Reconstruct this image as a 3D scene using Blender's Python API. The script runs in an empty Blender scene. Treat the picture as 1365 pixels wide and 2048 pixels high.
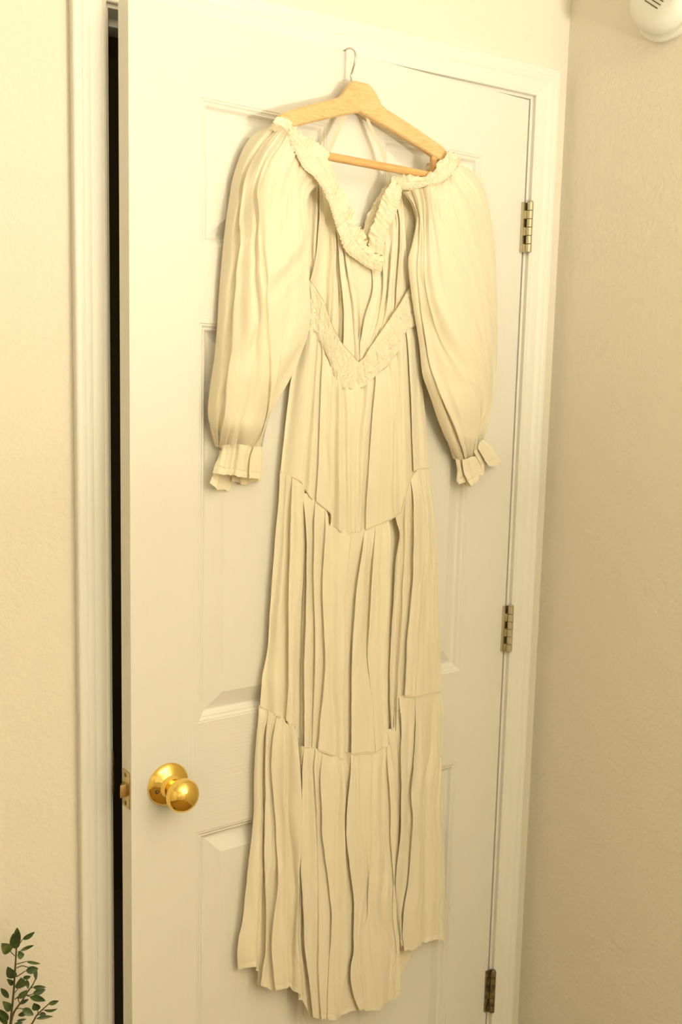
import bpy, bmesh, math, random
import numpy as np
from mathutils import Vector, Matrix, noise
random.seed(7); rng = np.random.default_rng(7)
S = bpy.context.scene
COL = S.collection
PI = math.pi

# ------------------------------------------------------------------ camera
cam = bpy.data.objects.new('camera', bpy.data.cameras.new('camera')); COL.objects.link(cam)
cam.location = (-1.21064, -1.43100, 1.53159)
cam.rotation_euler = (1.43892, -0.02447, -0.52544)
cam.data.sensor_width = 36.0; cam.data.lens = 34.42686
cam.data.clip_start = 0.02
cam.data.dof.use_dof = True; cam.data.dof.focus_distance = 1.56; cam.data.dof.aperture_fstop = 5.0
S.camera = cam
S.cycles.caustics_reflective = False; S.cycles.caustics_refractive = False

# ------------------------------------------------------------------ light
WORLD = bpy.data.worlds.new('sky'); S.world = WORLD; WORLD.use_nodes = True
WORLD.node_tree.nodes['Background'].inputs[0].default_value = (1.0, 0.90, 0.66, 1)
WORLD.node_tree.nodes['Background'].inputs[1].default_value = 1.0

def area_light(name, loc, target, sx, sy, power, color):
    l = bpy.data.lights.new(name, 'AREA'); l.shape = 'RECTANGLE'; l.size = sx; l.size_y = sy
    l.energy = power; l.color = color
    o = bpy.data.objects.new(name, l); COL.objects.link(o); o.location = loc
    o.rotation_euler = (Vector(target) - Vector(loc)).to_track_quat('-Z', 'Y').to_euler()
    return o
# room: back wall at y = YB with a tall window in it, daylight enters there
YB, XL, XR, ZC = -3.0, -2.7, 0.083, 2.44
WX0, WX1, WZ0, WZ1 = -2.40, -1.10, 1.05, 2.20
area_light('window_daylight', ((WX0+WX1)/2, YB-0.16, (WZ0+WZ1)/2), (-.7, 0, 1.7), 1.25, 1.10, 2, (1.0, 0.945, 0.80))

S.view_settings.view_transform = 'Standard'; S.view_settings.look = 'None'
S.view_settings.gamma = 1.0; S.view_settings.use_curve_mapping = False
S.view_settings.exposure = -0.49

# ------------------------------------------------------------------ materials
def mat(name, base, rough=.5, metal=0.0, spec=.5):
    m = bpy.data.materials.new(name); m.use_nodes = True
    b = m.node_tree.nodes['Principled BSDF']
    b.inputs['Base Color'].default_value = (*base, 1); b.inputs['Roughness'].default_value = rough
    b.inputs['Metallic'].default_value = metal; b.inputs['Specular IOR Level'].default_value = spec
    return m
def nodes(m): return m.node_tree.nodes, m.node_tree.links, m.node_tree.nodes['Principled BSDF']
def coords(m, scale):
    n, l, b = nodes(m)
    tc = n.new('ShaderNodeTexCoord'); mp = n.new('ShaderNodeMapping'); mp.inputs['Scale'].default_value = scale
    l.new(tc.outputs['Object'], mp.inputs['Vector']); return mp.outputs['Vector']
def tex_noise(m, vec, scale, detail=3, rough=.5):
    n, l, b = nodes(m); t = n.new('ShaderNodeTexNoise'); t.inputs['Scale'].default_value = scale
    t.inputs['Detail'].default_value = detail; t.inputs['Roughness'].default_value = rough
    l.new(vec, t.inputs['Vector']); return t.outputs['Fac']
def bump(m, h, strength, dist, prev=None):
    n, l, b = nodes(m); k = n.new('ShaderNodeBump'); k.inputs['Strength'].default_value = strength
    k.inputs['Distance'].default_value = dist; l.new(h, k.inputs['Height'])
    if prev: l.new(prev, k.inputs['Normal'])
    l.new(k.outputs['Normal'], b.inputs['Normal']); return k.outputs['Normal']
def ramp(m, fac, stops, to='Base Color'):
    n, l, b = nodes(m); r = n.new('ShaderNodeValToRGB'); e = r.color_ramp.elements
    while len(e) < len(stops): e.new(.5)
    for q, (p, c) in zip(e, stops): q.position = p; q.color = (*c, 1)
    l.new(fac, r.inputs['Fac']); l.new(r.outputs['Color'], b.inputs[to]); return r.outputs['Color']

PAINT = (.845, .81, .735)
def paint_grain(name, scale):
    m = mat(name, PAINT, .42)
    f = tex_noise(m, coords(m, scale), 1.0, 4, .6); bump(m, f, .45, .0011); return m
M_V = paint_grain('door_paint_upright_grain', (420, 420, 9))
M_H = paint_grain('door_paint_level_grain', (9, 420, 420))
M_P = paint_grain('door_paint_panel_grain', (300, 300, 12))
M_TRIM = mat('trim_paint', (.87, .84, .765), .38)
bump(M_TRIM, tex_noise(M_TRIM, coords(M_TRIM, (60, 60, 14)), 1.0, 2), .25, .0008)
M_WALL = mat('wall_paint', (.845, .785, .665), .75, spec=.25)
v = coords(M_WALL, (1, 1, 1))
bump(M_WALL, tex_noise(M_WALL, v, 105, 2), .55, .0024)
M_CEIL = mat('ceiling_paint', (.86, .84, .78), .9)
M_CARPET = mat('carpet', (.33, .20, .06), .95)
bump(M_CARPET, tex_noise(M_CARPET, coords(M_CARPET, (1, 1, 1)), 260, 2), .8, .006)
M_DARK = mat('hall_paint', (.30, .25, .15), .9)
M_BRASS = mat('polished_brass', (.93, .66, .17), .07, 1.0)
M_LATCH = mat('worn_brass', (.62, .47, .22), .32, 1.0)
M_HINGE = mat('satin_nickel', (.58, .52, .36), .46, .9)
M_HINGE_OLD = mat('dulled_metal', (.24, .19, .09), .5, .8)
ramp(M_HINGE_OLD, tex_noise(M_HINGE_OLD, coords(M_HINGE_OLD, (1, 1, 1)), 90, 3), [(.3, (.10, .08, .03)), (.7, (.36, .29, .15))])
M_NOTCH_SHADE = mat('notch_shade', (.10, .075, .03), .7)
M_HOOK = mat('hook_wire', (.66, .64, .58), .22, 1.0)
M_PLASTIC = mat('detector_plastic', (.86, .83, .75), .4)
M_SLOT = mat('slot_black', (.085, .07, .035), .8)
M_WOOD = mat('beech_wood', (.75, .47, .19), .42)
v = coords(M_WOOD, (26, 420, 420))
ramp(M_WOOD, tex_noise(M_WOOD, v, 1.0, 4, .65), [(.30, (.64, .39, .16)), (.5, (.76, .51, .24)), (.74, (.83, .59, .32))])
M_WOODEND = mat('beech_rod', (.74, .42, .14), .38)
ramp(M_WOODEND, tex_noise(M_WOODEND, coords(M_WOODEND, (30, 300, 300)), 1.0, 3), [(.3, (.64, .36, .12)), (.7, (.79, .50, .21))])
M_STEM = mat('twig_bark', (.075, .060, .022), .7)
M_POT = mat('pot_glaze', (.50, .36, .22), .5)
M_SOIL = mat('soil', (.05, .035, .02), .95)
M_LEAF = mat('leaf_green', (.07, .10, .03), .38)
ramp(M_LEAF, tex_noise(M_LEAF, coords(M_LEAF, (1, 1, 1)), 55, 2), [(.3, (.035, .062, .022)), (.55, (.062, .098, .030)), (.78, (.16, .19, .045))])
M_THREAD = mat('seam_thread', (.58, .40, .20), .8)
M_GLASS = mat('window_glass', (1, 1, 1), .0); nodes(M_GLASS)[2].inputs['Transmission Weight'].default_value = 1.0

def cloth(name, base, trans=.22):
    m = mat(name, base, .72, spec=.25); n, l, b = nodes(m)
    vec = coords(m, (1, 1, 1))
    w1 = n.new('ShaderNodeTexWave'); w1.inputs['Scale'].default_value = 210; w1.bands_direction = 'X'
    w2 = n.new('ShaderNodeTexWave'); w2.inputs['Scale'].default_value = 210; w2.bands_direction = 'Z'
    for w in (w1, w2):
        w.inputs['Distortion'].default_value = 1.2; w.inputs['Detail'].default_value = 1; l.new(vec, w.inputs['Vector'])
    a = n.new('ShaderNodeMath'); a.operation = 'ADD'; l.new(w1.outputs['Fac'], a.inputs[0]); l.new(w2.outputs['Fac'], a.inputs[1])
    nb = bump(m, a.outputs[0], .10, .0004)
    nb = bump(m, tex_noise(m, coords(m, (1, 1, .35)), 34, 3, .55), .26, .004, nb)
    b.inputs['Sheen Weight'].default_value = .12
    out = n['Material Output']; mix = n.new('ShaderNodeMixShader'); tr = n.new('ShaderNodeBsdfTranslucent')
    tr.inputs['Color'].default_value = (base[0], base[1]*.90, base[2]*.60, 1)
    mix.inputs[0].default_value = trans
    l.new(b.outputs[0], mix.inputs[1]); l.new(tr.outputs[0], mix.inputs[2]); l.new(mix.outputs[0], out.inputs['Surface'])
    return m
M_CLOTH = cloth('cream_viscose', (.965, .885, .69), .13)
M_RIBBON = cloth('cream_ribbon', (.90, .82, .66), .35)

# ------------------------------------------------------------------ object helpers
def tag(o, label=None, cat=None, kind=None, group=None):
    for k, v in (('label', label), ('category', cat), ('kind', kind), ('group', group)):
        if v: o[k] = v
    return o
def link(name, me, m, parent=None, smooth=True):
    o = bpy.data.objects.new(name, me); COL.objects.link(o)
    for q in (m if isinstance(m, (list, tuple)) else [m]):
        if q: me.materials.append(q)
    if smooth is True: me.shade_smooth()
    elif smooth: me.shade_smooth(); me.set_sharp_from_angle(angle=math.radians(smooth))
    if parent: o.parent = parent
    return o
def bobj(name, bm, m, parent=None, smooth=35):
    bmesh.ops.recalc_face_normals(bm, faces=bm.faces)
    me = bpy.data.meshes.new(name); bm.to_mesh(me); bm.free(); return link(name, me, m, parent, smooth)
def pobj(name, verts, faces, m, parent=None, smooth=True):
    me = bpy.data.meshes.new(name); me.from_pydata([tuple(v) for v in verts], [], faces); me.update()
    return link(name, me, m, parent, smooth)
def empty(name, loc, rz=0.0):
    o = bpy.data.objects.new(name, None); COL.objects.link(o); o.empty_display_size = .05
    o.location = loc; o.rotation_euler = (0, 0, rz); return o
def box(bm, a, b, bev=0.0, mi=0):
    x0, y0, z0 = a; x1, y1, z1 = b
    r = bmesh.ops.create_cube(bm, size=1.0)
    for v in r['verts']:
        v.co = Vector((x0 + (v.co.x+.5)*(x1-x0), y0 + (v.co.y+.5)*(y1-y0), z0 + (v.co.z+.5)*(z1-z0)))
    fs = {f for v in r['verts'] for f in v.link_faces}
    for f in fs: f.material_index = mi
    if bev:
        bmesh.ops.bevel(bm, geom=list({e for f in fs for e in f.edges}), offset=bev, segments=2, affect='EDGES', profile=.6)
    return r['verts']
def lathe(bm, prof, origin, axis, n=40):
    "prof: (r, h) along axis from origin"
    axis = Vector(axis).normalized(); q = Vector((0, 0, 1)).rotation_difference(axis); rings = []
    for r, h in prof:
        if r < 1e-6: rings.append([bm.verts.new(Vector(origin) + q @ Vector((0, 0, h)))])
        else: rings.append([bm.verts.new(Vector(origin) + q @ Vector((r*math.cos(2*PI*i/n), r*math.sin(2*PI*i/n), h))) for i in range(n)])
    for a, b in zip(rings, rings[1:]):
        if len(a) == 1 and len(b) == 1: continue
        for i in range(n):
            j = (i+1) % n
            if len(a) == 1: bm.faces.new((a[0], b[i], b[j]))
            elif len(b) == 1: bm.faces.new((a[i], b[0], a[j]))
            else: bm.faces.new((a[i], b[i], b[j], a[j]))
def catmull(p, n):
    "dense Catmull-Rom through points p (k,d) -> (n,d)"
    p = np.asarray(p, float); k = len(p)
    if k < 3:
        t = np.linspace(0, 1, n)[:, None]; return p[0]*(1-t) + p[-1]*t
    q = np.vstack([2*p[0]-p[1], p, 2*p[-1]-p[-2]])
    t = np.linspace(0, k-1-1e-9, n); i = t.astype(int); f = (t-i)[:, None]
    a, b, c, d = q[i], q[i+1], q[i+2], q[i+3]
    return .5*(2*b + (c-a)*f + (2*a-5*b+4*c-d)*f**2 + (3*b-a-3*c+d)*f**3)
def tube(bm, pts, r0, r1=None, n=8, steps=None):
    r1 = r0 if r1 is None else r1
    P = catmull(pts, steps or max(2, (len(pts)-1)*5+1)); rings = []
    up = Vector((.123, .456, .88)); up.normalize()
    for i, p in enumerate(P):
        t = Vector(P[min(i+1, len(P)-1)] - P[max(i-1, 0)]).normalized()
        a = t.cross(up).normalized(); b = t.cross(a).normalized(); r = r0 + (r1-r0)*i/(len(P)-1)
        rings.append([bm.verts.new(Vector(p) + (a*math.cos(2*PI*k/n) + b*math.sin(2*PI*k/n))*r) for k in range(n)])
    for A, B in zip(rings, rings[1:]):
        for k in range(n): bm.faces.new((A[k], A[(k+1) % n], B[(k+1) % n], B[k]))
    bm.faces.new(rings[0]); bm.faces.new(rings[-1][::-1])

# ------------------------------------------------------------------ the shell of the room
JW = -0.7741            # latch side jamb face; hinge side jamb face is x = 0
HEAD = 2.0450           # underside of head jamb
def wallbox(name, a, b, m=M_WALL):
    bm = bmesh.new(); box(bm, a, b); return tag(bobj(name, bm, m, None, False), kind='structure')
T = .115
bm = bmesh.new()        # door wall, with its opening
box(bm, (XL-.1, 0, 0), (JW-.02, T, ZC)); box(bm, (JW-.02, 0, HEAD+.02), (.02, T, ZC)); box(bm, (.02, 0, 0), (XR, T, ZC))
tag(bobj('wall_front', bm, M_WALL, None, False), kind='structure')
wallbox('wall_right', (XR, YB-.12, 0), (XR+.12, T, ZC))
wallbox('wall_left', (XL-.12, YB-.12, 0), (XL, 0, ZC))
bm = bmesh.new()
box(bm, (XL-.1, YB-.12, 0), (WX0, YB, ZC)); box(bm, (WX1, YB-.12, 0), (XR+.1, YB, ZC))
box(bm, (WX0, YB-.12, 0), (WX1, YB, WZ0)); box(bm, (WX0, YB-.12, WZ1), (WX1, YB, ZC))
tag(bobj('wall_back', bm, M_WALL, None, False), kind='structure')
wallbox('floor', (XL-.12, YB-.12, -.08), (XR+.12, 1.4, 0), M_CARPET)
wallbox('ceiling', (XL-.12, YB-.12, ZC), (XR+.12, 1.4, ZC+.08), M_CEIL)
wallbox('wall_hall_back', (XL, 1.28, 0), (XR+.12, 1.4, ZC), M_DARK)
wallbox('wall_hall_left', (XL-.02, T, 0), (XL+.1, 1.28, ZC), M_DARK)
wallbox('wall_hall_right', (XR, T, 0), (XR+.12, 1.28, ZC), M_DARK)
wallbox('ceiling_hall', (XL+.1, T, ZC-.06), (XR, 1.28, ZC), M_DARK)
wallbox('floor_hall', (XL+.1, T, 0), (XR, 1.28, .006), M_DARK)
hl = bpy.data.lights.new('hall_fill_light', 'POINT'); hl.energy = 5; hl.color = (1, .85, .55); hl.shadow_soft_size = .1  # added light, no fixture: lifts the dark hall seen through the door gap
ho = bpy.data.objects.new('hall_fill_light', hl); COL.objects.link(ho); ho.location = (-1.9, .75, 2.2)
# window
w1 = empty('window_1', ((WX0+WX1)/2, YB, WZ0)); w1['kind'] = 'structure'
bm = bmesh.new(); hx = (WX1-WX0)/2; hz = WZ1-WZ0
for a, b in (((-hx, -.09, 0), (-hx+.05, -.03, hz)), ((hx-.05, -.09, 0), (hx, -.03, hz)), ((-hx, -.09, 0), (hx, -.03, .05)), ((-hx, -.09, hz-.05), (hx, -.03, hz)), ((-hx, -.08, hz/2-.02), (hx, -.04, hz/2+.02))):
    box(bm, a, b, .004)
bobj('window_frame', bm, M_TRIM, w1)
for zz in (.05, hz/2+.02):
    bm = bmesh.new(); box(bm, (-hx+.05, -.064, zz), (hx-.05, -.060, zz+hz/2-.07)); bobj('pane', bm, M_GLASS, w1, False)
bm = bmesh.new(); box(bm, (-hx-.05, -.03, -.03), (hx+.05, .06, 0), .006); bobj('window_sill', bm, M_TRIM, w1)
# skirting boards
bm = bmesh.new(); box(bm, (XL, -.014, 0), (JW-.058, 0, .085), .004); tag(bobj('baseboard_front', bm, M_TRIM), kind='structure')
bm = bmesh.new(); box(bm, (XR-.014, YB, 0), (XR, -.02, .085), .004); tag(bobj('baseboard_right', bm, M_TRIM), kind='structure')

# ------------------------------------------------------------------ door frame: casing, jambs, stops
PROF = [(0, 0), (0, .0085), (.0015, .0098), (.0045, .0102), (.0065, .0092), (.0085, .0096), (.0125, .0105), (.018, .0112), (.0240, .0118), (.0275, .0140), (.0315, .0155), (.0355, .0160), (.0370, .0150), (.0385, .0158), (.0430, .0170), (.0465, .0171), (.0490, .0160), (.0500, .0140), (.0500, 0)]
def casing(name, pts, outs):
    "sweep PROF along pts (3d, on the wall) with outward offset directions outs"
    bm = bmesh.new(); rows = []
    for p, o in zip(pts, outs):
        rows.append([bm.verts.new(Vector(p) + Vector(o)*u + Vector((0, -d, 0))) for u, d in PROF])
    for a, b in zip(rows, rows[1:]):
        for i in range(len(PROF)-1): bm.faces.new((a[i], a[i+1], b[i+1], b[i]))
    return tag(bobj(name, bm, M_TRIM, None, 25), kind='structure')
RV = .005
xl, xr, zt = JW-RV, RV, HEAD+RV
casing('trim_1', [(xl, 0, 0), (xl, 0, zt)], [(-1, 0, 0), (-1, 0, 1)])
casing('trim_2', [(xl, 0, zt), (xr, 0, zt)], [(-1, 0, 1), (1, 0, 1)])
casing('trim_3', [(xr, 0, zt), (xr, 0, 0)], [(1, 0, 1), (1, 0, 0)])
bm = bmesh.new(); box(bm, (JW-.02, 0, 0), (JW, T, HEAD), .001); box(bm, (JW, .038, 0), (JW+.012, .075, HEAD), .002)
tag(bobj('trim_4', bm, M_TRIM), kind='structure')
bm = bmesh.new(); box(bm, (JW-.02, 0, HEAD), (.02, T, HEAD+.02), .001); box(bm, (JW+.012, .038, HEAD-.012), (-.012, .075, HEAD), .002)
tag(bobj('trim_5', bm, M_TRIM), kind='structure')
bm = bmesh.new(); box(bm, (0, 0, 0), (.02, T, HEAD), .001); box(bm, (-.012, .038, 0), (0, .075, HEAD), .002)
tag(bobj('trim_6', bm, M_TRIM), kind='structure')
bm = bmesh.new(); box(bm, (JW-.001, -.001, .885), (JW+.0015, .030, .955), .0008)
strike = bobj('strike_plate', bm, M_HINGE_OLD, bpy.data.objects['trim_4'])

# ------------------------------------------------------------------ door, ajar, six moulded panels
TH = 0.09425; DO = Vector((-0.76864, -0.07261, .010)); DW, DH = .768, 2.032
door = empty('door_1', DO, TH); door['kind'] = 'structure'
SX, SC = .110, .1085                 # stile width, half mullion offset
zU0, zU1, zM0, zM1, zL0, zL1 = DH-.3184, DH-.1122, DH-1.0402, DH-.4293, .205, DH-1.2187
cxm = DW/2; HM = .0545
rects = []
for (z0, z1) in ((zL0, zL1), (zM0, zM1), (zU0, zU1)):
    rects += [(SX, cxm-HM, z0, z1), (cxm+HM, DW-SX, z0, z1)]
bm = bmesh.new()
box(bm, (0, .0145, 0), (DW, .035, DH), .0012)
def plate(x0, x1, z0, z1, mi): box(bm, (x0, 0, z0), (x1, .0145, z1), 0, mi)
plate(0, SX, 0, DH, 0); plate(DW-SX, DW, 0, DH, 0)
for z0, z1 in ((0, zL0), (zL1, zM0), (zM1, zU0), (zU1, DH)): plate(SX, DW-SX, z0, z1, 1)
for z0, z1 in ((zL0, zL1), (zM0, zM1), (zU0, zU1)): plate(cxm-HM, cxm+HM, z0, z1, 0)
bobj('door_slab', bm, [M_V, M_H], door, False)
# panel profile: distance inward, depth below the face
PP = [(0, 0), (.0012, .0012), (.0035, .0012), (.0052, .0030), (.0075, .0040), (.0088, .0036), (.0100, .0046), (.0128, .0088), (.0155, .0102), (.0175, .0104), (.022, .0092), (.042, .0022), (.0435, .0016)]
for x0, x1, z0, z1 in rects:
    V, F, MI = [], [], []
    for u, d in PP: V += [(x0+u, d, z0+u), (x1-u, d, z0+u), (x1-u, d, z1-u), (x0+u, d, z1-u)]
    for k in range(len(PP)-1):
        for i in range(4):
            j = (i+1) % 4; F.append((4*k+i, 4*k+j, 4*k+4+j, 4*k+4+i))
    k = 4*(len(PP)-1); F.append((k, k+1, k+2, k+3))
    p = pobj('panel', V, F, M_P, door, False)
# knob set
KX, KZ = .060, .9052
kb = bpy.data.objects.new('door_knob', None); COL.objects.link(kb); kb.parent = door; kb.location = (KX, 0, KZ); kb.empty_display_size = .03
bm = bmesh.new()
lathe(bm, [(0, 0), (.0335, 0), (.0335, .002), (.0328, .0035), (.0300, .0062), (.0215, .0105), (.0180, .0122), (.0165, .0150), (.0150, .0200), (0, .0205)], (0, 0, 0), (0, -1, 0), 56)
bobj('rose', bm, M_BRASS, kb, 30)
bm = bmesh.new()
prof = [(0, .018), (.0128, .018), (.0122, .024), (.0126, .030), (.0150, .0335)]
for k in range(1, 15):
    a = -.62 + k*(PI/2+.62)/14; prof.append((.0258*math.cos(a), .0500 + .0195*math.sin(a)))
lathe(bm, prof, (0, 0, 0), (0, -1, 0), 56); bobj('knob', bm, M_BRASS, kb, 50)
bm = bmesh.new(); lathe(bm, [(0, 0), (.0032, 0), (.0032, .0016), (.0022, .0018), (.0018, .0008), (0, .0006)], (-.0225, -.0090, -.004), (-.25, -1, 0), 16)
bobj('release_hole', bm, M_SLOT, kb)
lt = bpy.data.objects.new('door_latch', None); COL.objects.link(lt); lt.parent = door; lt.location = (0, .0175, KZ); lt.empty_display_size = .03
bm = bmesh.new(); box(bm, (-.0016, -.0128, -.029), (.0004, .0128, .029), .0012); bobj('latch_plate', bm, M_LATCH, lt)
bm = bmesh.new(); r = box(bm, (-.0125, -.0065, -.0100), (0, .0065, .0100), .0010)
for v_ in bm.verts:
    if v_.co.x < -.008 and v_.co.y > 0: v_.co.x += .008
bobj('latch_bolt', bm, M_LATCH, lt)
for dz in (-.022, .022):
    bm = bmesh.new(); lathe(bm, [(0, .0018), (.0020, .0018), (.0034, .0010), (.0036, 0)], (-.0010, 0, dz), (-1, 0, 0), 14); bobj('screw', bm, M_HINGE_OLD, lt)
# hinges: pin axis at the front right edge of the door
for zc, mm in ((DH-.178-.0445, M_HINGE), (1.0688-.010, M_HINGE), (.279-.018+.0445, M_HINGE_OLD)):
    h = bpy.data.objects.new('hinge', None); COL.objects.link(h); h.parent = door
    h.location = (DW+.0062, -.0095, zc); h.empty_display_size = .03
    L = .089; kn = L/6
    for k in range(6):
        bm = bmesh.new(); z0 = -L/2 + k*kn
        lathe(bm, [(0, z0+.0004), (.0052, z0+.0004), (.0058, z0+.0010), (.0058, z0+kn-.0010), (.0052, z0+kn-.0004), (0, z0+kn-.0004)], (0, 0, 0), (0, 0, 1), 18)
        bobj('knuckle', bm, mm, h, 40)
    bm = bmesh.new()            # leaf on the door: a strip beside the barrel, tongues to every other knuckle
    box(bm, (-.0132, .0060, -L/2), (-.0082, .0094, L/2), .0005)
    for k in (0, 2, 4): box(bm, (-.0086, .0030, -L/2+k*kn), (-.0030, .0085, -L/2+(k+1)*kn), .0006)
    bobj('hinge_leaf_and_shade', bm, mm, h, 30)
    bm = bmesh.new()            # dark strips painted in as the shade of the notches between knuckles
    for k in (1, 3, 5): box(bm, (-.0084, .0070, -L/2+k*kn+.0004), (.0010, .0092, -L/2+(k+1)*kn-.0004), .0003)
    bobj('hinge_leaf_and_shade', bm, M_NOTCH_SHADE, h, 30)
    bm = bmesh.new(); lathe(bm, [(0, L/2), (.0046, L/2), (.0050, L/2+.0012), (.0036, L/2+.0028), (0, L/2+.0032)], (0, 0, 0), (0, 0, 1), 18); bobj('pin_head', bm, mm, h)

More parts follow.
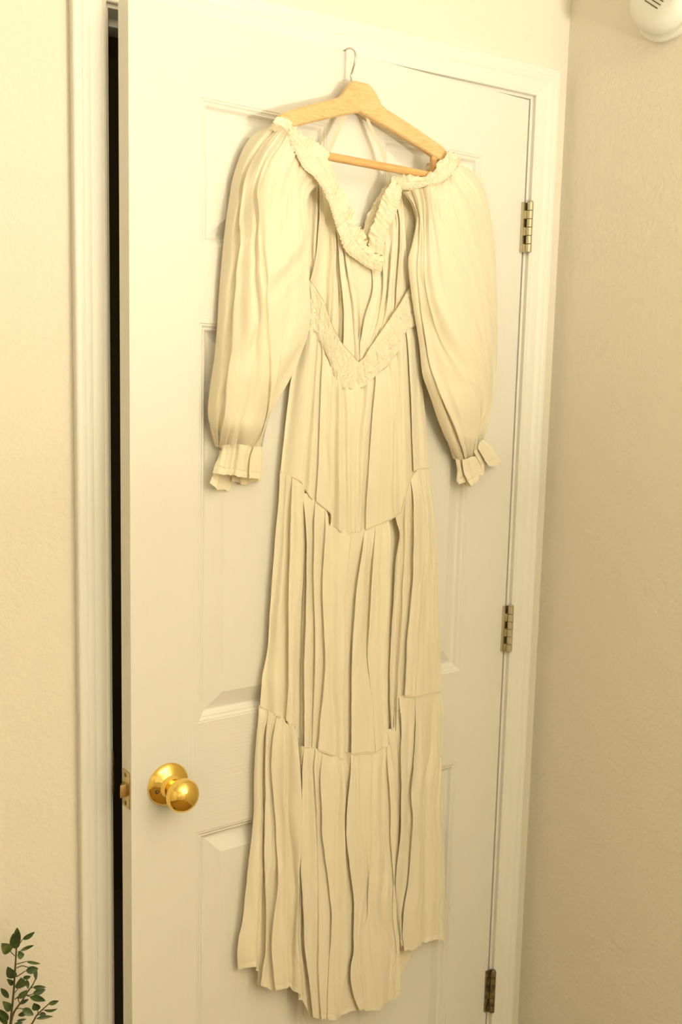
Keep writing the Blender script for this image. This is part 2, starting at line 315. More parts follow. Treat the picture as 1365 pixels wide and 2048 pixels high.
# ------------------------------------------------------------------ measured grids, door-local: along the door, height, distance out (0.1 mm)
GRID = {}
GRID['tier1']=(14,38,'2808,16159,120 2878,16047,132 2916,16028,202 2981,16011,231 2993,16012,208 3025,16014,226 3041,15898,258 3087,15784,246 3127,15786,253 3109,15785,274 3222,15588,263 3300,15387,304 3311,15387,282 3351,15388,291 3400,15260,348 3522,15132,304 3564,15118,363 3677,15103,324 3742,15129,370 3845,15154,365 3860,15154,336 3909,15155,338 3967,15249,387 4109,15344,323 4166,15345,315 4140,15345,342 4258,15437,339 4416,15530,285 4469,15597,321 4596,15667,264 4649,15873,302 4790,16085,232 4868,16090,207 4825,16087,249 4929,16142,219 5062,16201,153 5119,16245,148 5196,16292,120 2778,15982,120 2839,15879,126 2883,15855,211 2959,15833,246 2982,15835,201 3018,15836,223 3034,15719,258 3079,15602,248 3122,15604,254 3099,15603,280 3211,15412,272 3287,15218,318 3310,15218,272 3355,15219,284 3403,15089,348 3525,14956,307 3569,14945,369 3687,14931,328 3739,14955,368 3821,14979,367 3839,14979,335 3888,14979,338 3946,15067,388 4091,15155,323 4149,15156,315 4120,15156,346 4260,15248,342 4445,15341,283 4496,15407,317 4617,15474,262 4672,15687,299 4818,15905,225 4902,15909,197 4848,15906,250 4947,15963,218 5073,16021,155 5134,16063,149 5215,16106,120 2746,15795,120 2797,15702,120 2848,15673,219 2938,15646,259 2969,15647,196 3009,15649,221 3025,15529,258 3072,15410,249 3118,15411,254 3089,15410,286 3199,15226,282 3273,15040,331 3309,15039,261 3360,15040,277 3405,14907,348 3528,14771,311 3574,14761,375 3697,14749,332 3735,14772,366 3796,14794,369 3816,14793,333 3866,14793,337 3925,14876,388 4072,14955,324 4132,14956,314 4099,14956,349 4265,15048,342 4477,15140,280 4524,15205,312 4638,15269,260 4697,15490,295 4848,15714,218 4939,15718,187 4873,15715,251 4967,15772,218 5086,15832,156 5150,15870,150 5235,15909,120 2716,15617,120 2758,15533,115 2820,15500,220 2922,15468,265 2955,15469,197 2997,15470,223 3014,15348,261 3065,15227,250 3113,15228,253 3080,15228,292 3195,15050,285 3273,14871,336 3310,14869,262 3362,14870,278 3408,14734,351 3531,14594,314 3578,14587,379 3703,14575,335 3730,14598,363 3773,14619,369 3792,14617,333 3842,14617,337 3903,14694,391 4055,14766,324 4117,14766,314 4080,14767,352 4270,14858,343 4506,14949,278 4550,15012,308 4655,15074,261 4717,15302,294 4874,15532,212 4968,15535,181 4896,15532,251 4985,15591,217 5097,15651,157 5165,15686,152 5254,15722,120 2684,15430,120 2716,15356,109 2790,15318,221 2905,15280,272 2941,15280,199 2984,15281,224 3003,15157,265 3058,15033,252 3109,15034,254 3072,15034,296 3194,14863,287 3275,14692,338 3312,14688,265 3364,14689,281 3410,14551,354 3535,14407,317 3578,14403,379 3695,14392,338 3715,14413,362 3748,14433,368 3768,14431,332 3817,14431,337 3881,14501,395 4043,14565,324 4104,14564,315 4067,14566,353 4275,14656,343 4529,14746,277 4567,14808,307 4662,14868,267 4730,15102,299 4897,15338,210 4991,15340,178 4919,15339,248 5004,15399,216 5109,15460,159 5180,15491,153 5274,15523,120 2631,15256,120 2682,15185,119 2762,15144,232 2884,15102,282 2921,15100,206 2967,15102,230 2989,14976,274 3051,14849,258 3103,14850,259 3066,14851,301 3192,14686,291 3275,14522,342 3313,14516,269 3365,14517,285 3412,14377,361 3541,14230,323 3580,14228,380 3687,14218,342 3712,14238,363 3751,14255,365 3766,14253,336 3814,14253,340 3877,14317,393 4032,14374,324 4093,14373,315 4057,14375,353 4277,14464,342 4544,14552,276 4579,14613,308 4670,14671,271 4743,14913,302 4919,15153,207 5014,15155,175 4942,15156,245 5023,15217,214 5125,15279,159 5198,15306,153 5294,15334,120 2599,15069,120 2656,15005,121 2740,14960,234 2866,14914,283 2902,14910,208 2949,14911,231 2974,14784,280 3047,14654,260 3098,14654,261 3061,14656,303 3191,14498,292 3278,14342,345 3316,14332,271 3368,14333,287 3416,14192,365 3549,14042,327 3585,14042,379 3686,14034,344 3714,14051,362 3756,14067,361 3767,14065,341 3813,14064,343 3873,14123,391 4019,14172,325 4081,14170,316 4044,14174,354 4271,14261,343 4545,14347,277 4580,14407,315 4676,14463,278 4755,14712,308 4940,14958,207 5034,14960,176 4962,14962,246 5043,15024,215 5144,15086,161 5221,15110,155 5323,15134,120 2579,14890,120 2634,14834,120 2721,14786,233 2850,14736,283 2886,14728,207 2933,14729,230 2962,14601,284 3043,14470,261 3095,14469,262 3058,14472,304 3192,14319,292 3281,14170,346 3319,14155,272 3371,14155,288 3421,14015,369 3556,13863,330 3592,13865,380 3689,13859,345 3718,13874,361 3761,13887,358 3769,13886,344 3813,13885,345 3870,13938,389 4007,13981,327 4069,13978,318 4032,13982,356 4265,14068,344 4546,14151,278 4584,14211,319 4687,14265,280 4766,14521,311 4954,14772,209 5048,14776,179 4976,14779,248 5058,14841,218 5161,14903,163 5243,14924,157 5352,14943,120 2557,14701,120 2610,14653,119 2701,14601,232 2833,14547,282 2869,14534,207 2916,14534,230 2949,14407,289 3040,14274,262 3092,14273,263 3055,14276,305 3192,14131,293 3284,13989,347 3322,13964,273 3375,13964,289 3425,13826,373 3565,13674,334 3600,13678,380 3693,13673,346 3723,13686,361 3767,13697,357 3773,13696,345 3817,13694,346 3869,13742,384 3993,13778,328 4054,13775,319 4017,13780,357 4258,13864,346 4546,13945,279 4588,14004,324 4699,14055,282 4779,14318,313 4969,14574,211 5062,14583,181 4990,14587,251 5074,14648,221 5180,14709,165 5267,14726,159 5383,14741,120 2537,14522,120 2589,14481,118 2682,14426,232 2817,14368,282 2854,14346,207 2900,14346,229 2936,14221,294 3037,14088,263 3089,14087,264 3052,14090,306 3192,13951,294 3287,13817,348 3325,13776,274 3378,13776,290 3429,13643,376 3572,13494,335 3606,13500,380 3697,13496,347 3727,13508,361 3771,13517,356 3777,13515,346 3821,13514,347 3868,13555,380 3979,13586,329 4040,13583,321 4003,13588,359 4250,13671,347 4544,13749,280 4590,13807,329 4711,13856,283 4791,14126,315 4983,14387,212 5076,14403,183 5004,14408,253 5090,14467,223 5198,14525,166 5289,14538,160 5410,14549,120 2517,14332,120 2568,14299,117 2664,14241,231 2802,14178,281 2839,14143,206 2885,14143,229 2925,14022,298 3033,13891,264 3086,13889,265 3049,13894,307 3191,13761,295 3289,13634,349 3328,13569,275 3382,13569,291 3434,13445,378 3579,13303,337 3612,13312,380 3701,13309,347 3732,13319,361 3777,13326,355 3781,13324,346 3825,13322,347 3867,13358,376 3964,13382,331 4025,13379,322 3989,13384,360 4241,13466,349 4541,13541,282 4591,13599,334 4724,13644,284 4805,13922,317 4998,14188,214 5090,14217,185 5018,14222,255 5107,14277,225 5221,14330,167 5314,14338,161 5439,14345,120 2498,14152,120 2549,14126,117 2648,14065,231 2788,13998,281 2825,13943,206 2872,13944,229 2912,13830,299 3023,13704,264 3076,13702,265 3039,13707,307 3185,13581,295 3288,13461,349 3328,13360,276 3381,13359,291 3435,13251,381 3585,13121,338 3618,13133,380 3705,13132,348 3737,13139,361 3782,13144,354 3786,13143,347 3829,13140,348 3868,13170,373 3958,13189,331 4019,13184,323 3982,13191,361 4236,13271,350 4539,13344,283 4593,13401,339 4736,13443,285 4818,13727,319 5014,13999,215 5104,14046,187 5032,14053,256 5126,14099,226 5245,14144,167 5340,14148,161 5466,14150,120 2479,13961,120 2528,13944,116 2630,13879,230 2773,13808,281 2811,13725,206 2858,13726,228 2899,13623,300 3012,13507,264 3065,13504,265 3028,13510,307 3179,13390,295 3286,13278,350 3327,13126,276 3381,13124,292 3437,13039,385 3593,12929,339 3625,12943,380 3709,12944,349 3741,12949,360 3787,12951,354 3790,12950,348 3833,12948,348 3870,12971,372 3956,12983,332 4017,12978,323 3981,12985,361 4244,13063,350 4557,13134,282 4609,13190,338 4749,13230,286 4832,13522,321 5031,13798,216 5120,13874,188 5048,13881,257 5146,13915,227 5271,13946,166 5366,13947,161 5492,13944,120 2460,13780,120 2509,13770,116 2614,13702,230 2761,13627,281 2799,13506,206 2846,13507,228 2887,13421,300 3001,13319,264 3054,13316,264 3017,13323,307 3172,13209,296 3284,13104,350 3327,12880,277 3381,12878,292 3438,12826,388 3599,12747,340 3631,12762,380 3713,12765,350 3746,12768,360 3792,12768,353 3794,12767,349 3836,12764,349 3873,12782,371 3955,12787,332 4016,12782,324 3980,12790,362 4257,12866,349 4585,12934,281 4633,12989,334 4761,13027,287 4845,13326,323 5048,13607,216 5135,13722,189 5063,13731,258 5165,13746,227 5296,13758,165 5391,13755,160 5517,13748,120')
GRID['tier2']=(15,41,'2460,13765,120 2534,13740,136 2549,13720,177 2597,13693,168 2639,13693,182 2605,13698,222 2658,13677,232 2690,13660,274 2735,13642,262 2768,13625,270 2771,13625,264 2803,13624,275 2849,13522,223 2780,13479,246 2829,13478,254 2788,13485,302 2872,13408,323 2990,13323,295 3040,13321,298 3006,13327,337 3078,13253,351 3176,13172,328 3223,13170,331 3197,13175,360 3249,13037,347 3313,12894,317 3470,12843,405 3682,12777,420 3709,12768,368 3765,12764,373 3947,12793,369 4010,12787,361 3968,12796,404 4054,12823,402 4169,12844,363 4229,12839,356 4195,12846,391 4271,12861,386 4372,12871,351 4431,12906,383 4517,12934,380 2448,13504,120 2519,13476,138 2539,13453,181 2595,13423,166 2642,13422,180 2598,13430,232 2654,13406,238 2688,13386,277 2739,13368,266 2775,13352,277 2779,13351,267 2813,13350,278 2856,13224,222 2812,13190,248 2873,13187,252 2811,13199,324 2879,13124,321 2969,13043,286 3026,13039,287 2977,13050,343 3056,12977,352 3162,12898,323 3212,12895,326 3180,12902,362 3245,12768,358 3330,12629,328 3462,12580,406 3645,12516,415 3667,12508,374 3719,12504,378 3894,12535,362 3969,12528,350 3902,12543,420 4005,12564,411 4140,12577,360 4205,12571,352 4160,12581,398 4246,12596,394 4361,12603,355 4429,12635,387 4528,12659,380 2431,13242,120 2503,13212,140 2527,13187,186 2592,13151,167 2643,13150,181 2590,13161,244 2648,13133,247 2685,13111,282 2741,13093,271 2780,13078,285 2787,13076,272 2822,13075,282 2863,12926,222 2829,12898,248 2898,12894,250 2820,12911,339 2882,12838,325 2961,12761,287 3018,12757,288 2969,12768,344 3046,12699,350 3148,12623,320 3201,12619,322 3162,12628,366 3238,12499,368 3338,12361,336 3452,12315,407 3614,12254,412 3633,12246,376 3683,12242,381 3853,12275,358 3935,12265,344 3854,12286,428 3966,12303,414 4112,12309,357 4182,12302,347 4127,12316,404 4223,12329,400 4350,12334,357 4418,12364,388 4516,12385,380 2409,12981,120 2486,12948,145 2514,12919,192 2586,12879,169 2640,12877,183 2580,12891,254 2641,12860,255 2682,12835,288 2743,12816,277 2786,12803,293 2795,12800,276 2831,12798,286 2870,12625,222 2837,12605,251 2910,12599,250 2825,12621,348 2885,12551,330 2961,12477,290 3018,12472,290 2969,12485,346 3042,12419,349 3137,12346,319 3193,12341,320 3149,12353,369 3233,12228,375 3344,12093,343 3445,12049,410 3592,11989,414 3613,11980,374 3664,11976,379 3812,12015,358 3894,12004,344 3811,12028,431 3934,12040,418 4095,12040,357 4166,12031,347 4109,12047,405 4212,12060,403 4350,12063,359 4415,12090,388 4511,12109,380 2386,12703,120 2465,12667,148 2498,12636,199 2580,12589,172 2637,12587,185 2570,12604,265 2630,12570,262 2670,12542,291 2739,12523,280 2788,12510,301 2799,12505,278 2838,12504,288 2865,12306,223 2842,12294,255 2915,12287,254 2830,12311,352 2889,12246,332 2962,12174,292 3019,12169,293 2970,12184,349 3038,12121,348 3127,12052,317 3185,12046,318 3137,12061,372 3228,11940,382 3350,11807,349 3438,11766,414 3570,11708,415 3593,11697,372 3645,11693,378 3782,11736,359 3865,11725,345 3782,11750,432 3910,11759,420 4079,11753,357 4150,11743,347 4093,11760,405 4204,11773,406 4353,11773,360 4418,11799,388 4511,11815,380 2364,12440,120 2435,12402,144 2473,12369,208 2571,12316,177 2629,12313,190 2561,12332,270 2616,12295,267 2654,12265,291 2720,12247,284 2766,12236,307 2783,12226,271 2825,12224,283 2856,12005,225 2844,11999,259 2918,11991,257 2833,12018,355 2896,11955,337 2975,11887,296 3033,11881,297 2983,11897,353 3049,11838,351 3134,11771,320 3193,11765,320 3143,11781,376 3232,11666,386 3351,11537,354 3437,11498,419 3569,11440,421 3597,11426,367 3652,11421,374 3764,11470,359 3847,11458,345 3764,11486,432 3896,11490,421 4070,11480,357 4141,11470,347 4084,11488,405 4200,11501,408 4356,11499,362 4419,11523,388 4509,11537,380 2342,12176,120 2405,12136,140 2449,12102,217 2562,12041,182 2621,12038,194 2552,12059,275 2603,12020,271 2638,11987,292 2700,11970,288 2743,11960,313 2767,11943,263 2812,11941,279 2848,11702,226 2845,11702,262 2919,11693,259 2834,11723,357 2904,11664,343 2992,11598,301 3050,11591,302 3000,11608,358 3065,11553,355 3150,11489,324 3209,11482,324 3158,11500,381 3241,11389,388 3352,11265,358 3438,11228,424 3571,11170,427 3605,11153,362 3663,11147,369 3746,11204,359 3828,11190,346 3746,11220,433 3882,11222,422 4061,11206,357 4132,11195,347 4075,11215,406 4198,11227,410 4363,11223,362 4422,11245,387 4508,11257,380 2324,11911,120 2376,11869,134 2426,11834,226 2557,11765,187 2616,11761,199 2548,11784,280 2593,11743,275 2624,11707,292 2680,11692,293 2717,11685,321 2750,11656,252 2799,11654,271 2844,11397,228 2844,11404,263 2919,11395,261 2833,11426,359 2909,11371,347 3005,11307,305 3064,11299,305 3014,11318,361 3081,11266,359 3168,11205,328 3227,11197,328 3177,11216,384 3253,11110,389 3354,10991,359 3439,10956,428 3572,10899,433 3612,10879,356 3674,10872,365 3728,10936,360 3811,10922,346 3728,10954,433 3869,10952,424 4052,10931,360 4121,10920,351 4070,10939,403 4201,10950,409 4377,10944,361 4432,10964,386 4512,10975,380 2308,11644,120 2348,11601,128 2408,11565,233 2559,11487,194 2618,11482,205 2550,11508,286 2590,11464,281 2618,11425,294 2662,11414,299 2691,11410,329 2733,11362,240 2786,11361,262 2845,11089,229 2836,11106,264 2911,11095,261 2826,11129,359 2909,11078,351 3016,11014,308 3074,11006,308 3025,11026,364 3095,10978,363 3187,10919,331 3246,10911,332 3196,10931,388 3265,10829,388 3355,10716,358 3441,10683,430 3574,10627,437 3620,10605,351 3685,10598,361 3721,10666,360 3803,10650,346 3721,10684,433 3862,10680,427 4047,10656,366 4108,10645,359 4073,10659,395 4209,10671,405 4391,10663,360 4442,10683,385 4515,10692,380 2293,11377,120 2325,11331,119 2397,11292,231 2560,11208,200 2621,11203,210 2552,11230,291 2587,11184,286 2612,11142,296 2649,11133,304 2672,11132,333 2720,11060,233 2775,11059,258 2846,10781,231 2829,10806,264 2903,10794,261 2818,10831,360 2905,10783,354 3018,10722,311 3075,10714,312 3029,10733,363 3105,10689,366 3204,10631,335 3264,10623,335 3213,10644,391 3276,10547,387 3357,10439,356 3446,10408,429 3582,10351,437 3627,10334,351 3692,10326,361 3724,10392,360 3807,10376,346 3724,10412,433 3884,10402,428 4088,10372,367 4146,10362,361 4118,10374,390 4239,10388,402 4405,10381,359 4452,10399,383 4520,10407,380 2279,11108,120 2302,11059,109 2387,11017,229 2563,10928,205 2623,10922,215 2554,10951,296 2585,10902,290 2606,10858,297 2642,10851,306 2664,10850,336 2715,10746,231 2771,10744,257 2847,10470,232 2830,10503,265 2905,10491,263 2820,10530,361 2904,10486,356 3014,10429,315 3068,10421,316 3030,10438,359 3099,10399,362 3190,10347,333 3250,10337,334 3199,10360,390 3278,10267,392 3381,10159,360 3462,10130,431 3589,10074,437 3634,10065,351 3699,10056,361 3728,10117,360 3811,10100,346 3729,10138,433 3909,10123,428 4134,10086,368 4189,10075,363 4167,10085,385 4276,10101,396 4425,10097,358 4468,10113,382 4531,10120,380 2240,10829,120 2275,10773,110 2372,10728,236 2561,10632,217 2623,10624,224 2554,10656,307 2581,10604,300 2601,10557,304 2642,10549,311 2667,10550,342 2718,10400,238 2775,10397,262 2848,10140,236 2838,10181,270 2914,10167,267 2828,10209,365 2907,10170,359 3008,10118,320 3059,10110,322 3027,10126,358 3087,10092,358 3165,10047,332 3225,10036,333 3174,10061,389 3278,9972,403 3417,9861,367 3487,9832,430 3598,9779,437 3642,9782,351 3708,9773,360 3734,9825,359 3817,9806,346 3734,9846,433 3935,9825,428 4180,9780,368 4233,9770,364 4216,9778,381 4320,9794,391 4462,9791,355 4494,9807,378 4543,9814,380 2182,10571,120 2252,10505,125 2358,10457,253 2557,10353,231 2622,10343,236 2552,10377,319 2577,10323,311 2596,10272,313 2640,10264,319 2667,10266,349 2719,10050,245 2778,10046,268 2849,9828,242 2844,9876,276 2920,9861,273 2835,9905,371 2908,9871,363 3002,9824,325 3051,9816,327 3023,9830,359 3070,9802,355 3131,9765,332 3191,9754,332 3141,9780,388 3266,9693,410 3433,9579,374 3501,9551,431 3607,9499,437 3650,9520,351 3717,9510,359 3740,9546,359 3824,9526,345 3741,9569,432 3956,9542,427 4217,9490,367 4269,9479,364 4254,9487,379 4357,9503,388 4497,9500,351 4519,9515,374 4554,9524,380 2162,10301,120 2250,10233,139 2347,10182,262 2536,10074,236 2595,10065,241 2538,10094,309 2572,10036,304 2596,9984,316 2642,9976,320 2670,9978,351 2724,9670,247 2783,9666,269 2853,9512,243 2846,9568,278 2923,9552,274 2837,9600,372 2907,9570,364 2998,9527,327 3045,9519,329 3021,9532,357 3060,9509,351 3110,9479,329 3171,9467,329 3120,9494,385 3261,9409,411 3446,9296,378 3512,9268,432 3616,9217,437 3658,9265,350 3725,9255,359 3746,9267,359 3829,9246,345 3747,9290,432 3977,9257,427 4254,9198,367 4305,9187,364 4292,9194,377 4377,9213,383 4491,9216,353 4527,9228,378 4580,9229,380 2146,10030,120 2255,9959,157 2337,9908,272 2512,9795,239 2563,9787,246 2521,9810,296 2566,9747,295 2596,9693,317 2644,9686,321 2674,9689,352 2731,9256,249 2790,9251,270 2857,9195,244 2848,9259,278 2925,9242,274 2839,9292,373 2907,9267,364 2994,9229,328 3040,9220,331 3020,9231,354 3051,9214,346 3090,9191,326 3151,9178,326 3100,9207,383 3258,9124,411 3459,9011,381 3524,8985,433 3624,8934,437 3666,9019,351 3732,9008,359 3751,8987,359 3835,8965,346 3752,9011,433 3998,8971,428 4291,8904,367 4342,8892,364 4330,8898,376 4392,8923,379 4476,8934,355 4531,8941,383 4611,8932,380')
GRID['tier2_side']=(14,13,'4640,12916,240 4758,13037,304 4824,13251,252 4833,13428,312 4838,13427,304 4874,13427,317 4990,13634,301 5086,13627,263 5026,13635,321 5162,13690,268 5332,13741,177 5413,13741,162 5517,13739,120 4787,12673,240 4805,12750,273 4880,12947,226 4873,13113,283 4879,13112,273 4915,13112,288 5001,13351,294 5069,13349,296 4998,13359,363 5129,13407,323 5316,13448,220 5439,13449,188 5595,13445,120 4760,12384,240 4800,12453,278 4887,12630,233 4884,12785,291 4892,12783,279 4929,12782,292 5011,13051,287 5088,13047,288 4999,13062,371 5135,13103,334 5330,13133,229 5471,13135,196 5652,13130,120 4734,12110,240 4772,12173,276 4892,12329,237 4896,12472,298 4905,12469,283 4944,12468,296 5020,12766,287 5099,12761,286 5007,12779,373 5145,12812,339 5344,12833,236 5502,12836,203 5706,12829,120 4728,11816,240 4777,11873,278 4900,12008,239 4894,12141,299 4906,12137,278 4947,12136,292 5030,12463,287 5109,12457,287 5018,12477,372 5155,12504,344 5356,12515,242 5528,12518,209 5751,12509,120 4720,11537,240 4779,11586,279 4895,11704,237 4887,11826,300 4903,11822,273 4946,11820,287 5036,12175,285 5114,12169,287 5023,12191,371 5160,12210,349 5366,12212,247 5553,12214,211 5791,12203,120 4707,11241,240 4770,11284,279 4884,11383,235 4878,11492,302 4898,11490,268 4943,11488,283 5038,11871,285 5116,11863,286 5025,11887,371 5166,11899,352 5380,11889,249 5576,11891,212 5823,11879,120 4697,10960,240 4763,10997,279 4865,11078,232 4868,11176,305 4893,11179,262 4940,11176,279 5024,11582,281 5101,11574,284 5012,11600,368 5159,11605,359 5394,11582,249 5595,11584,212 5848,11570,120 4690,10661,240 4757,10692,279 4835,10757,226 4856,10840,308 4887,10853,255 4937,10851,273 5008,11277,277 5084,11268,280 4995,11296,363 5151,11294,363 5405,11256,250 5612,11258,213 5872,11242,120 4687,10376,240 4755,10401,278 4824,10449,223 4845,10521,310 4881,10554,247 4933,10551,267 4986,10987,271 5062,10978,274 4974,11008,357 5114,11003,373 5359,10959,268 5602,10953,222 5899,10929,120 4692,10073,240 4754,10091,276 4821,10120,221 4834,10181,310 4873,10249,239 4927,10246,261 4970,10679,265 5047,10669,268 4958,10701,351 5085,10693,375 5307,10646,289 5591,10631,232 5930,10596,120 4701,9783,240 4757,9796,275 4828,9805,220 4827,9857,308 4865,9979,233 4921,9976,255 4973,10383,263 5050,10372,266 4961,10407,349 5074,10394,370 5259,10350,308 5581,10325,242 5961,10279,120 4729,9473,240 4768,9481,271 4837,9470,216 4830,9510,303 4866,9714,228 4922,9710,250 4975,10069,257 5053,10057,260 4964,10093,343 5074,10073,363 5243,10026,316 5588,9996,249 5997,9940,120 4756,9177,240 4779,9181,268 4847,9150,212 4833,9180,298 4864,9498,223 4920,9494,245 4973,9770,251 5050,9757,254 4961,9796,337 5074,9768,357 5238,9715,317 5593,9683,253 6020,9620,120')
